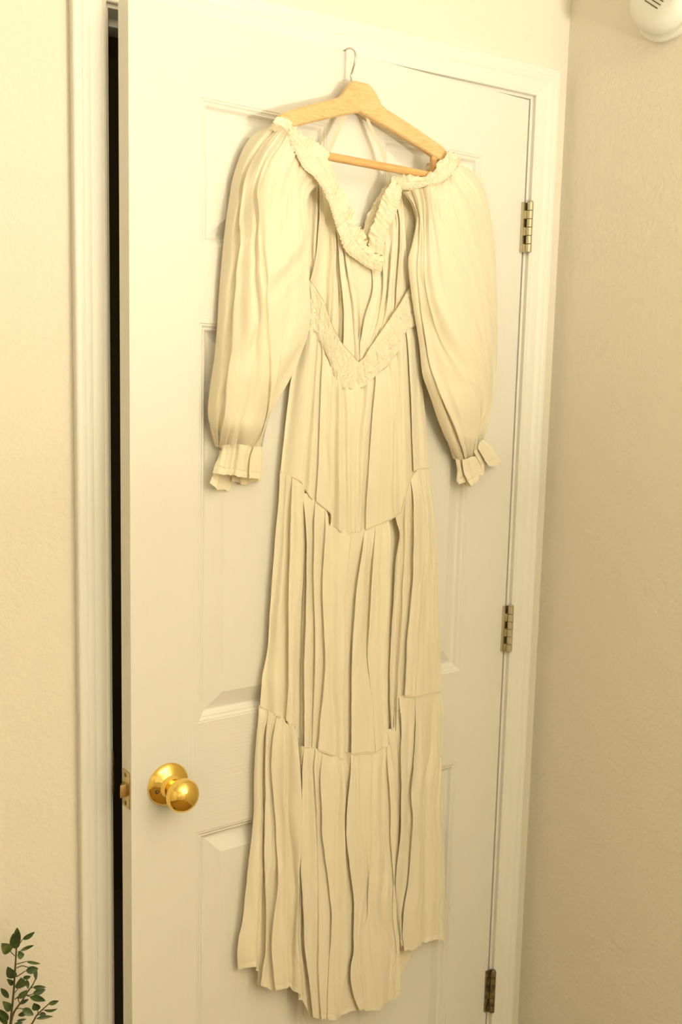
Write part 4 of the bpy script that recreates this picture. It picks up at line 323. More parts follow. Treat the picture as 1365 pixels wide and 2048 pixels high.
GRID['bodice']=(12,41,'3078,18281,140 3111,18251,174 3195,18125,139 3268,17927,166 3291,17800,212 3325,17676,243 3353,17685,189 3394,17687,209 3395,17617,159 3337,17584,195 3384,17588,202 3347,17580,243 3395,17482,246 3433,17381,265 3490,17229,238 3538,17233,242 3507,17227,276 3601,17189,281 3614,17193,257 3656,17196,264 3726,17122,301 4026,16971,271 4094,16978,257 4049,16971,304 4152,16981,274 4236,16989,270 4260,16994,229 4321,16999,223 4282,17065,260 4305,17328,251 4322,17590,250 4343,17596,211 4404,17603,205 4507,17849,224 4541,17859,166 4609,17867,161 4617,17963,165 4686,17973,149 4644,17963,191 4701,18158,149 4707,18307,160 3079,18144,140 3119,18108,176 3193,17984,137 3264,17783,163 3288,17657,214 3325,17533,249 3360,17544,182 3403,17546,205 3407,17466,162 3353,17425,194 3403,17430,201 3358,17420,251 3413,17327,251 3456,17230,269 3497,17083,233 3549,17088,236 3507,17080,282 3599,17040,291 3623,17045,247 3669,17048,257 3749,16983,302 4023,16841,270 4093,16848,255 4040,16840,310 4136,16852,283 4214,16861,280 4242,16866,230 4306,16872,225 4279,16945,263 4313,17195,252 4338,17443,251 4362,17449,209 4424,17456,203 4486,17696,235 4525,17708,167 4596,17716,163 4615,17821,167 4687,17831,150 4640,17821,197 4711,18014,151 4726,18177,160 3081,18005,140 3126,17964,178 3190,17842,136 3260,17639,161 3286,17513,217 3325,17390,255 3366,17402,176 3412,17404,201 3419,17315,164 3369,17266,193 3423,17270,200 3370,17260,258 3431,17171,256 3479,17079,272 3520,16939,240 3570,16943,243 3535,16938,280 3597,16890,300 3631,16897,237 3682,16900,250 3772,16843,303 4019,16711,268 4092,16717,253 4032,16709,316 4120,16722,293 4192,16732,290 4225,16738,232 4292,16744,227 4276,16826,266 4320,17061,252 4354,17295,253 4380,17302,207 4443,17308,201 4465,17544,246 4509,17556,168 4584,17564,164 4613,17679,169 4687,17689,151 4635,17678,202 4721,17869,152 4744,18046,160 3082,17873,140 3133,17827,179 3187,17706,137 3255,17500,164 3283,17375,222 3325,17253,260 3372,17266,170 3420,17268,197 3430,17170,165 3384,17113,192 3442,17118,198 3381,17107,265 3448,17022,261 3502,16933,275 3548,16802,250 3593,16806,252 3571,16802,276 3608,16748,306 3648,16756,232 3701,16759,247 3784,16707,304 3994,16588,268 4066,16594,256 4003,16586,322 4095,16599,300 4171,16610,300 4208,16617,233 4278,16622,229 4272,16712,269 4324,16933,254 4364,17153,255 4391,17159,206 4455,17166,201 4445,17398,257 4495,17411,169 4572,17419,166 4611,17543,171 4688,17553,152 4631,17541,208 4731,17731,154 4762,17921,160 3084,17734,140 3140,17682,181 3183,17563,140 3249,17354,167 3281,17231,223 3327,17110,259 3374,17122,169 3422,17124,196 3444,17018,168 3407,16953,196 3466,16958,202 3403,16947,271 3472,16866,265 3527,16781,278 3577,16658,256 3620,16661,258 3604,16659,275 3633,16601,309 3674,16608,232 3729,16611,247 3796,16565,304 3946,16461,268 4015,16466,260 3953,16459,325 4055,16472,306 4141,16483,308 4180,16489,239 4250,16494,235 4261,16592,273 4317,16798,257 4361,17003,258 4388,17009,209 4452,17014,204 4424,17246,267 4479,17259,171 4560,17267,168 4606,17400,173 4685,17410,154 4625,17398,214 4741,17586,155 4780,17789,160 3078,17594,140 3133,17537,180 3179,17420,145 3243,17208,171 3278,17086,225 3328,16966,260 3374,16977,169 3423,16979,196 3459,16866,172 3430,16793,203 3490,16797,208 3427,16788,277 3496,16709,270 3552,16628,282 3605,16513,262 3646,16515,264 3637,16514,275 3658,16453,313 3701,16460,233 3757,16463,248 3807,16422,304 3902,16334,265 3969,16338,260 3907,16332,324 4016,16345,309 4110,16356,315 4148,16362,245 4217,16366,242 4237,16472,279 4305,16663,260 4358,16852,261 4385,16857,212 4449,16863,207 4410,17094,272 4465,17107,175 4545,17114,173 4595,17256,178 4673,17265,158 4613,17255,218 4744,17439,157 4799,17657,160 3067,17454,140 3126,17390,180 3174,17276,150 3237,17062,172 3275,16941,227 3328,16822,261 3375,16832,171 3424,16834,197 3473,16713,177 3451,16632,210 3512,16636,213 3449,16627,283 3519,16552,275 3577,16474,285 3624,16365,265 3664,16368,267 3657,16367,275 3685,16305,315 3728,16311,235 3784,16314,250 3812,16278,304 3866,16206,262 3931,16210,258 3871,16204,322 3983,16218,310 4079,16230,320 4118,16234,250 4185,16238,249 4213,16352,285 4290,16527,263 4351,16701,263 4377,16706,216 4441,16711,211 4396,16943,277 4451,16954,180 4531,16961,177 4583,17113,182 4662,17121,163 4602,17111,223 4745,17292,160 4817,17524,160 3057,17313,140 3118,17244,180 3170,17132,153 3231,16916,173 3273,16796,230 3330,16678,263 3377,16687,173 3426,16689,199 3477,16558,179 3469,16469,215 3530,16473,217 3467,16465,287 3540,16393,277 3600,16319,287 3642,16218,267 3682,16220,269 3676,16219,276 3712,16156,317 3755,16161,237 3811,16164,252 3816,16134,305 3842,16076,260 3907,16080,256 3847,16075,320 3948,16091,310 4033,16106,324 4070,16110,257 4134,16114,258 4188,16232,290 4260,16392,268 4317,16551,266 4337,16554,230 4396,16558,224 4382,16791,281 4437,16801,184 4517,16807,182 4572,16969,186 4651,16976,167 4591,16967,227 4747,17145,163 4836,17391,160 3043,17172,140 3104,17097,180 3165,16988,157 3226,16769,176 3271,16650,233 3332,16533,266 3379,16541,176 3428,16544,202 3476,16403,180 3486,16306,220 3548,16310,221 3484,16303,291 3561,16234,280 3623,16163,290 3660,16069,269 3700,16071,272 3695,16071,277 3744,16008,315 3783,16011,244 3838,16014,257 3819,15990,305 3818,15946,258 3883,15949,254 3823,15945,318 3907,15967,309 3974,15987,323 4007,15990,262 4065,15992,268 4138,16115,299 4218,16258,273 4282,16400,268 4296,16402,243 4351,16406,237 4371,16639,285 4426,16648,188 4506,16654,186 4561,16824,190 4639,16832,172 4580,16823,231 4749,16997,165 4855,17258,160 3019,17038,140 3088,16956,182 3160,16850,162 3226,16629,182 3267,16511,235 3323,16395,267 3369,16402,177 3419,16404,202 3475,16255,182 3487,16148,222 3551,16152,223 3486,16146,293 3567,16081,281 3632,16013,291 3678,15927,272 3717,15929,274 3713,15929,278 3772,15865,312 3804,15867,251 3857,15869,263 3818,15851,305 3796,15822,256 3861,15825,253 3801,15821,316 3878,15846,306 3939,15869,318 3967,15872,266 4020,15874,273 4090,16004,306 4174,16131,280 4242,16257,276 4254,16258,253 4309,16261,247 4369,16494,288 4424,16503,191 4504,16508,189 4555,16687,196 4630,16693,178 4575,16686,234 4746,16856,170 4883,17132,160 2986,16898,140 3070,16808,185 3151,16706,167 3225,16482,189 3261,16365,239 3311,16249,269 3357,16255,179 3408,16257,204 3474,16099,186 3487,15983,225 3551,15986,224 3487,15981,295 3569,15919,282 3636,15855,292 3696,15778,274 3734,15779,277 3733,15779,279 3786,15712,305 3811,15714,259 3860,15715,269 3817,15706,305 3799,15691,265 3855,15693,264 3815,15691,306 3872,15718,300 3917,15744,311 3939,15745,271 3988,15747,278 4041,15888,311 4128,15998,287 4199,16106,283 4211,16108,262 4264,16111,257 4364,16343,287 4414,16349,200 4490,16354,198 4550,16542,202 4623,16548,186 4574,16542,235 4739,16707,175 4919,17000,160 2930,16761,140 3015,16666,184 3137,16560,175 3222,16334,199 3253,16218,246 3297,16103,274 3343,16109,185 3394,16110,208 3471,15943,191 3485,15817,229 3551,15820,227 3486,15816,298 3572,15757,284 3640,15696,294 3714,15628,278 3752,15629,280 3752,15629,280 3799,15559,300 3817,15560,268 3863,15561,275 3815,15560,305 3804,15559,276 3851,15561,276 3832,15560,296 3868,15589,294 3894,15618,304 3910,15619,275 3956,15620,281 3994,15773,313 4083,15865,291 4158,15956,289 4169,15957,270 4221,15960,265 4354,16191,278 4387,16195,219 4453,16199,216 4526,16397,217 4585,16401,206 4561,16399,230 4732,16558,181 4961,16869,160')
GRID['back_bodice']=(7,23,'2819,18184,60 2858,18201,84 2908,18221,92 3039,18262,34 3060,18240,100 3111,18236,73 3169,18234,36 3248,18094,84 3351,17961,100 3525,17829,97 3737,17705,46 3841,17618,97 3975,17537,109 4114,17725,96 4283,17923,45 4393,18107,94 4536,18302,100 4657,18347,83 4803,18400,37 4856,18394,77 4927,18392,94 5066,18394,95 5237,18405,60 2814,17901,60 2853,17915,84 2903,17933,92 3022,17943,33 3041,17899,99 3098,17890,73 3163,17883,36 3228,17748,81 3312,17616,99 3508,17483,100 3748,17356,46 3852,17274,97 3987,17197,109 4127,17365,96 4297,17542,45 4408,17717,94 4552,17901,101 4680,17961,84 4835,18028,37 4881,18025,76 4943,18027,95 5090,18033,97 5271,18049,60 2819,17618,60 2857,17629,84 2905,17644,92 3012,17623,33 3029,17556,99 3094,17543,75 3169,17532,36 3230,17400,80 3309,17272,99 3513,17136,100 3759,17005,46 3863,16927,97 3998,16854,109 4140,17003,96 4312,17158,45 4423,17324,94 4568,17497,100 4699,17571,85 4857,17651,37 4897,17653,75 4953,17658,94 5097,17669,96 5274,17687,60 2835,17334,60 2871,17343,84 2917,17354,92 3009,17301,33 3023,17213,99 3096,17195,76 3181,17180,36 3243,17052,80 3324,16927,99 3525,16787,100 3770,16651,46 3872,16579,97 4004,16509,109 4147,16637,96 4321,16771,45 4436,16928,94 4584,17091,100 4715,17178,84 4873,17271,36 4909,17277,74 4959,17286,94 5097,17301,95 5267,17321,60 2846,17048,60 2882,17055,84 2929,17063,92 3023,16980,33 3053,16870,99 3123,16847,76 3205,16825,36 3269,16702,81 3352,16580,99 3545,16437,100 3782,16295,46 3879,16227,96 4004,16162,109 4147,16269,96 4320,16381,45 4442,16528,95 4601,16681,100 4731,16782,84 4889,16888,36 4923,16899,74 4971,16913,94 5103,16931,94 5265,16954,60 2852,16760,60 2890,16764,84 2939,16770,92 3041,16657,33 3083,16525,100 3151,16496,75 3229,16468,36 3295,16349,82 3381,16231,100 3567,16084,99 3793,15937,46 3885,15874,95 4005,15813,109 4146,15899,96 4318,15988,45 4449,16126,96 4617,16267,100 4748,16383,84 4906,16502,36 4940,16519,73 4987,16537,94 5113,16559,93 5268,16586,60 2859,16471,60 2899,16472,84 2950,16475,92 3059,16331,33 3113,16177,100 3178,16142,75 3253,16109,37 3322,15993,82 3410,15879,100 3588,15728,97 3804,15576,46 3892,15518,95 4005,15461,109 4146,15526,96 4317,15593,46 4456,15721,97 4634,15851,100 4765,15981,84 4922,16114,36 4956,16135,73 5004,16158,94 5124,16185,92 5272,16215,60')
GRID['waistband']=(7,25,'2897,16803,160 2943,16728,191 3003,16656,202 3068,16544,235 3151,16435,242 3215,16249,274 3297,16064,281 3370,15939,313 3465,15815,314 3532,15747,332 3617,15679,326 3698,15615,327 3797,15551,303 3827,15584,328 3870,15617,337 3926,15706,346 3997,15797,334 4080,15904,340 4183,16013,320 4270,16121,322 4381,16232,294 4488,16356,284 4621,16483,243 4775,16681,221 4961,16886,160 2900,16660,160 2947,16600,190 3006,16542,201 3070,16433,233 3151,16325,240 3214,16151,271 3295,15978,277 3361,15848,307 3448,15718,310 3515,15651,329 3601,15585,323 3684,15528,325 3787,15472,302 3823,15504,329 3872,15536,338 3934,15625,347 4012,15715,335 4104,15820,341 4218,15927,319 4308,16038,322 4423,16152,292 4526,16282,282 4653,16415,244 4810,16592,221 5001,16775,160 2904,16517,160 2950,16471,190 3010,16428,201 3072,16321,231 3150,16215,238 3213,16053,268 3292,15891,274 3353,15756,302 3432,15621,305 3499,15555,325 3585,15490,320 3671,15441,323 3777,15393,300 3818,15424,329 3874,15455,338 3942,15544,349 4028,15633,335 4128,15736,342 4252,15841,319 4345,15954,321 4465,16070,290 4564,16207,281 4685,16348,244 4846,16503,222 5041,16664,160 2887,16373,160 2941,16342,194 3010,16313,205 3070,16208,234 3147,16104,240 3209,15954,269 3287,15804,275 3343,15664,299 3414,15525,302 3482,15460,323 3568,15395,318 3657,15354,322 3767,15314,299 3813,15344,330 3877,15374,338 3951,15462,350 4045,15551,335 4153,15651,343 4288,15754,317 4386,15870,318 4511,15989,285 4604,16133,276 4718,16280,242 4880,16413,221 5076,16551,160 2860,16230,160 2925,16213,199 3009,16198,211 3068,16095,239 3143,15993,244 3204,15855,272 3281,15717,277 3332,15572,299 3399,15427,302 3466,15363,322 3553,15299,317 3642,15268,321 3750,15236,298 3805,15264,331 3880,15293,338 3968,15382,351 4079,15471,333 4191,15569,341 4332,15669,314 4435,15789,314 4567,15911,278 4656,16062,269 4765,16216,237 4919,16324,217 5106,16436,160 2833,16087,160 2909,16083,204 3008,16082,216 3067,15982,244 3142,15882,249 3200,15756,275 3272,15629,279 3322,15480,300 3386,15329,302 3453,15267,322 3538,15204,317 3626,15181,320 3734,15157,297 3797,15185,333 3883,15212,338 3985,15302,352 4115,15392,331 4231,15487,339 4376,15584,310 4484,15706,308 4622,15832,270 4709,15991,262 4815,16153,231 4960,16235,213 5136,16321,160 2805,15943,160 2894,15954,209 3007,15967,222 3067,15869,249 3142,15771,254 3196,15657,277 3263,15542,281 3312,15387,301 3374,15232,302 3440,15170,321 3524,15108,316 3611,15094,319 3717,15079,297 3789,15105,334 3886,15131,338 4003,15221,353 4151,15313,329 4270,15405,337 4421,15498,307 4534,15624,303 4678,15752,263 4763,15919,255 4866,16089,225 5002,16146,209 5166,16206,160')
GRID['left_sleeve']=(20,24,'2207,18985,114 2193,18968,194 2185,18953,262 2192,18928,291 2193,18916,352 2184,18913,363 2189,18899,403 2189,18883,451 2199,18866,478 2214,18851,496 2211,18828,541 2218,18810,571 2227,18815,553 2253,18815,574 2267,18785,578 2290,18759,568 2320,18712,584 2358,18669,586 2405,18629,575 2463,18593,548 2537,18492,540 2627,18397,508 2783,18307,439 2999,18235,285 1934,18815,117 1920,18764,241 1921,18720,337 1937,18681,380 1947,18674,430 1933,18669,446 1947,18651,491 1954,18629,547 1968,18611,574 1995,18599,581 2014,18579,603 2044,18564,608 2055,18570,583 2097,18576,583 2127,18544,591 2174,18519,572 2221,18476,581 2283,18438,565 2324,18404,546 2370,18372,518 2435,18281,509 2514,18194,476 2645,18119,404 2803,18051,292 1754,18601,119 1746,18546,254 1755,18499,356 1778,18463,391 1792,18457,437 1774,18450,460 1790,18439,493 1798,18425,537 1811,18408,566 1833,18395,580 1847,18370,617 1875,18350,631 1894,18360,586 1937,18365,592 1986,18325,613 2066,18297,584 2128,18254,590 2211,18218,566 2259,18186,547 2315,18156,517 2386,18069,504 2478,17988,461 2598,17917,394 2738,17850,298 1639,18346,120 1639,18303,227 1651,18265,311 1670,18244,314 1687,18238,364 1662,18230,395 1690,18215,440 1708,18197,500 1724,18177,541 1750,18161,565 1748,18136,602 1751,18113,630 1786,18129,551 1822,18130,582 1890,18082,628 2010,18053,590 2081,18011,601 2174,17977,576 2230,17946,559 2295,17918,528 2375,17836,516 2476,17759,472 2613,17693,404 2775,17633,300 1555,18086,120 1561,18046,228 1579,18011,312 1595,18006,268 1614,18001,322 1578,17990,368 1618,17972,420 1646,17950,490 1667,17931,535 1697,17915,562 1685,17894,595 1675,17872,626 1726,17895,510 1759,17892,561 1841,17839,634 1995,17810,589 2066,17771,600 2158,17738,577 2228,17711,559 2310,17686,523 2401,17609,509 2519,17539,456 2650,17474,393 2802,17412,300 1512,17844,120 1519,17808,224 1539,17777,304 1563,17767,288 1587,17763,338 1546,17751,391 1590,17737,436 1621,17718,502 1646,17700,553 1685,17686,580 1674,17662,624 1666,17640,663 1728,17665,519 1776,17666,561 1850,17617,622 1981,17585,589 2062,17549,599 2166,17519,573 2244,17494,553 2335,17472,514 2431,17400,497 2556,17333,439 2674,17268,382 2810,17204,300 1468,17581,120 1477,17548,224 1500,17520,304 1533,17507,311 1561,17505,357 1516,17493,416 1564,17481,458 1599,17465,524 1629,17448,577 1679,17437,597 1674,17414,647 1677,17393,685 1743,17417,532 1805,17421,557 1859,17375,606 1953,17340,589 2046,17307,600 2167,17281,568 2258,17258,546 2366,17240,499 2460,17171,480 2581,17106,421 2685,17041,371 2805,16977,300 1438,17338,120 1449,17308,223 1472,17283,302 1515,17269,331 1545,17268,374 1499,17257,433 1552,17247,475 1590,17233,542 1623,17218,591 1678,17209,604 1685,17187,656 1701,17168,692 1770,17190,534 1837,17195,552 1869,17151,593 1926,17113,590 2020,17082,604 2142,17057,573 2256,17038,547 2392,17023,489 2483,16956,470 2598,16894,414 2697,16830,367 2810,16768,300 1409,17074,120 1421,17048,222 1447,17026,300 1500,17011,347 1531,17011,386 1485,17001,446 1542,16993,489 1584,16981,557 1621,16969,601 1680,16961,607 1694,16940,659 1719,16921,692 1789,16941,533 1858,16946,550 1877,16905,586 1914,16868,591 2002,16838,606 2117,16814,580 2249,16797,552 2406,16784,487 2492,16721,470 2601,16661,419 2707,16600,370 2829,16541,300 1385,16809,120 1399,16787,220 1426,16768,296 1483,16754,348 1515,16754,386 1469,16746,447 1533,16739,493 1581,16729,568 1621,16719,608 1684,16713,609 1703,16692,660 1733,16673,692 1802,16689,532 1872,16694,549 1884,16656,582 1910,16622,591 1992,16594,607 2099,16570,585 2233,16554,557 2393,16542,492 2484,16482,478 2599,16426,426 2714,16368,375 2846,16312,300 1364,16564,120 1379,16545,220 1407,16528,295 1465,16517,349 1497,16517,387 1452,16510,447 1522,16504,498 1575,16496,578 1622,16487,616 1694,16483,611 1718,16462,660 1753,16443,690 1822,16457,531 1893,16461,547 1909,16428,582 1943,16397,588 2016,16371,600 2109,16348,580 2228,16332,554 2369,16318,496 2458,16262,485 2572,16208,436 2698,16154,382 2843,16100,300 1345,16298,120 1359,16282,221 1385,16268,297 1442,16258,350 1474,16258,389 1429,16253,449 1505,16249,508 1565,16242,594 1621,16236,625 1704,16233,611 1733,16212,658 1772,16192,687 1842,16203,529 1913,16207,543 1936,16178,579 1981,16152,578 2056,16129,582 2148,16107,560 2231,16091,537 2329,16076,493 2427,16024,479 2555,15973,421 2664,15922,372 2789,15872,300 1331,16031,120 1342,16019,219 1365,16008,294 1416,16000,346 1447,16000,388 1402,15996,447 1485,15992,521 1558,15988,612 1620,15983,628 1703,15981,609 1740,15960,656 1789,15939,682 1858,15947,525 1932,15951,535 1963,15927,566 2019,15905,557 2087,15883,557 2169,15863,536 2214,15850,518 2265,15837,489 2368,15789,471 2503,15741,406 2594,15696,362 2697,15651,300 1311,15784,120 1319,15775,218 1339,15766,294 1388,15760,350 1417,15760,393 1373,15757,452 1462,15755,541 1556,15753,622 1621,15749,626 1702,15747,606 1753,15726,653 1823,15706,668 1891,15711,514 1972,15715,513 2000,15694,538 2049,15674,530 2109,15654,530 2182,15635,510 2195,15626,497 2208,15617,484 2308,15573,461 2437,15530,395 2514,15490,355 2602,15451,300 1284,15516,120 1289,15510,221 1306,15504,300 1352,15500,356 1380,15501,402 1336,15499,460 1430,15498,562 1548,15498,623 1615,15495,622 1695,15493,600 1765,15471,641 1862,15451,638 1928,15453,487 2015,15456,478 2033,15438,501 2066,15421,500 2115,15404,498 2177,15388,477 2169,15382,473 2161,15376,469 2247,15340,442 2354,15303,384 2420,15270,348 2493,15237,300 1243,15269,120 1246,15266,234 1263,15262,323 1312,15259,389 1340,15260,437 1296,15260,495 1397,15260,591 1537,15261,619 1605,15259,616 1689,15257,588 1776,15234,613 1887,15212,601 1950,15212,453 2041,15213,438 2049,15200,458 2067,15186,461 2110,15173,452 2162,15159,428 2153,15156,428 2143,15152,427 2205,15125,403 2276,15097,362 2321,15073,335 2372,15049,300 1208,15000,111 1212,15000,233 1232,15000,324 1292,14998,403 1320,14999,449 1276,15000,508 1393,15003,563 1538,15004,572 1598,15004,563 1673,15003,531 1785,14977,545 1929,14950,510 1983,14946,378 2087,14946,339 2084,14938,356 2085,14929,367 2110,14921,362 2140,14913,350 2141,14910,344 2143,14908,338 2171,14892,329 2203,14875,313 2225,14861,298 2250,14848,279 1193,14729,101 1199,14733,227 1223,14736,317 1283,14736,383 1313,14737,427 1269,14739,486 1388,14744,513 1520,14748,516 1568,14750,504 1625,14753,476 1775,14719,474 1979,14682,386 2014,14678,299 2111,14676,250 2104,14672,262 2097,14669,274 2100,14667,281 2105,14665,285 2119,14663,270 2133,14662,254 2138,14655,259 2144,14647,262 2142,14645,259 2141,14642,257 1245,14480,88 1250,14484,183 1267,14487,254 1302,14490,261 1331,14492,307 1287,14496,365 1365,14508,433 1468,14517,455 1508,14523,446 1555,14528,426 1720,14488,426 1943,14442,333 1963,14439,281 2040,14436,242 2038,14436,246 2035,14437,250 2040,14437,256 2046,14438,259 2066,14437,241 2087,14437,219 2092,14434,225 2098,14432,229 2089,14436,230 2081,14439,232 1352,14211,48 1359,14209,78 1369,14207,102 1376,14212,63 1403,14213,99 1376,14216,135 1445,14233,180 1503,14251,244 1558,14255,252 1630,14256,230 1722,14237,251 1840,14214,227 1852,14212,197 1902,14211,189 1917,14207,189 1940,14201,177 1953,14202,185 1970,14201,186 1999,14200,167 2031,14197,142 2047,14197,147 2065,14197,146 2085,14200,135 2107,14202,120')
GRID['left_cuff']=(8,18,'1338,14226,160 1384,14245,230 1426,14248,237 1458,14253,263 1500,14257,279 1531,14263,315 1552,14259,261 1586,14260,289 1605,14259,325 1640,14255,334 1744,14236,298 1867,14214,232 1930,14211,207 1894,14215,254 1942,14209,233 1983,14204,224 2024,14206,207 2071,14207,180 1389,14180,160 1387,14184,200 1435,14184,210 1471,14186,242 1508,14190,258 1536,14196,292 1558,14192,238 1590,14193,268 1604,14191,312 1629,14188,338 1715,14171,317 1827,14152,255 1890,14148,229 1855,14153,277 1915,14144,249 1966,14137,238 2025,14137,216 2093,14135,180 1372,14122,160 1373,14124,202 1426,14121,212 1465,14120,246 1501,14123,261 1527,14128,292 1549,14124,238 1582,14125,267 1596,14122,311 1620,14118,337 1695,14104,321 1792,14086,267 1855,14083,242 1820,14087,289 1893,14077,256 1955,14068,244 2023,14065,220 2103,14060,180 1342,14064,160 1359,14065,210 1409,14060,219 1447,14057,249 1486,14059,263 1514,14063,296 1536,14059,242 1569,14060,270 1585,14056,313 1611,14050,338 1685,14036,321 1780,14019,268 1843,14015,244 1807,14020,291 1886,14009,257 1951,14000,244 2024,13994,221 2107,13987,180 1313,14007,160 1345,14007,217 1392,13999,224 1429,13994,252 1470,13995,266 1501,13999,299 1522,13994,245 1556,13995,273 1574,13990,315 1602,13983,338 1677,13968,320 1772,13950,268 1834,13947,245 1799,13952,292 1880,13941,257 1948,13932,245 2024,13923,222 2111,13913,180 1284,13949,160 1331,13948,224 1377,13938,230 1413,13930,256 1456,13931,269 1488,13934,303 1510,13928,250 1544,13930,276 1563,13924,319 1595,13915,339 1674,13900,318 1771,13881,265 1833,13877,242 1798,13882,289 1879,13872,255 1947,13863,244 2022,13852,222 2110,13839,180 1263,13886,160 1317,13888,227 1366,13875,233 1404,13864,260 1447,13864,273 1480,13866,306 1501,13861,253 1536,13862,279 1556,13855,320 1589,13845,339 1670,13829,316 1770,13810,263 1832,13806,241 1797,13811,287 1878,13801,253 1946,13793,243 2021,13779,221 2108,13763,180 1244,13825,160 1304,13829,229 1355,13813,235 1395,13799,263 1439,13799,276 1472,13801,308 1493,13795,255 1528,13796,281 1549,13788,322 1583,13777,338 1667,13760,315 1769,13740,261 1830,13736,239 1795,13742,286 1877,13732,252 1944,13724,242 2019,13708,221 2106,13689,180')
GRID['left_cuff_inside']=(6,18,'1407,14159,80 1430,14160,101 1459,14161,110 1481,14156,50 1529,14155,58 1572,14155,60 1617,14154,58 1674,14152,50 1630,14157,110 1686,14154,87 1751,14150,50 1769,14154,110 1793,14150,50 1842,14149,58 1868,14149,60 1909,14152,110 1999,14150,109 2105,14146,80 1382,14059,80 1404,14051,101 1433,14041,110 1455,14036,50 1503,14035,58 1553,14034,60 1605,14031,58 1662,14029,50 1618,14035,110 1677,14044,88 1746,14051,50 1767,14049,110 1791,14044,50 1841,14043,58 1876,14041,60 1919,14055,110 2007,14053,109 2112,14048,80 1357,13959,80 1379,13941,100 1407,13922,110 1429,13916,50 1477,13915,58 1533,13914,60 1592,13908,58 1649,13907,50 1605,13914,110 1669,13934,88 1742,13952,50 1766,13944,110 1790,13938,50 1839,13937,58 1883,13933,60 1929,13958,110 2016,13955,109 2120,13950,80 1324,13862,80 1351,13832,101 1384,13802,110 1406,13796,50 1454,13795,58 1519,13793,60 1585,13785,58 1642,13793,50 1598,13800,110 1663,13827,89 1738,13852,50 1764,13838,110 1788,13832,50 1837,13831,58 1891,13825,60 1939,13861,110 2024,13858,108 2127,13852,80 1279,13768,80 1317,13726,103 1365,13681,110 1387,13674,50 1435,13673,58 1510,13670,60 1583,13661,58 1639,13703,50 1595,13711,110 1662,13732,89 1738,13752,50 1761,13732,110 1785,13726,50 1834,13725,58 1896,13717,60 1946,13763,110 2029,13760,108 2129,13754,80 1234,13675,80 1284,13619,106 1345,13560,110 1367,13553,50 1415,13552,58 1501,13548,60 1581,13537,58 1636,13672,50 1592,13679,110 1661,13667,89 1740,13652,50 1758,13627,110 1782,13620,50 1831,13618,58 1902,13608,60 1952,13665,110 2034,13662,108 2131,13655,80')
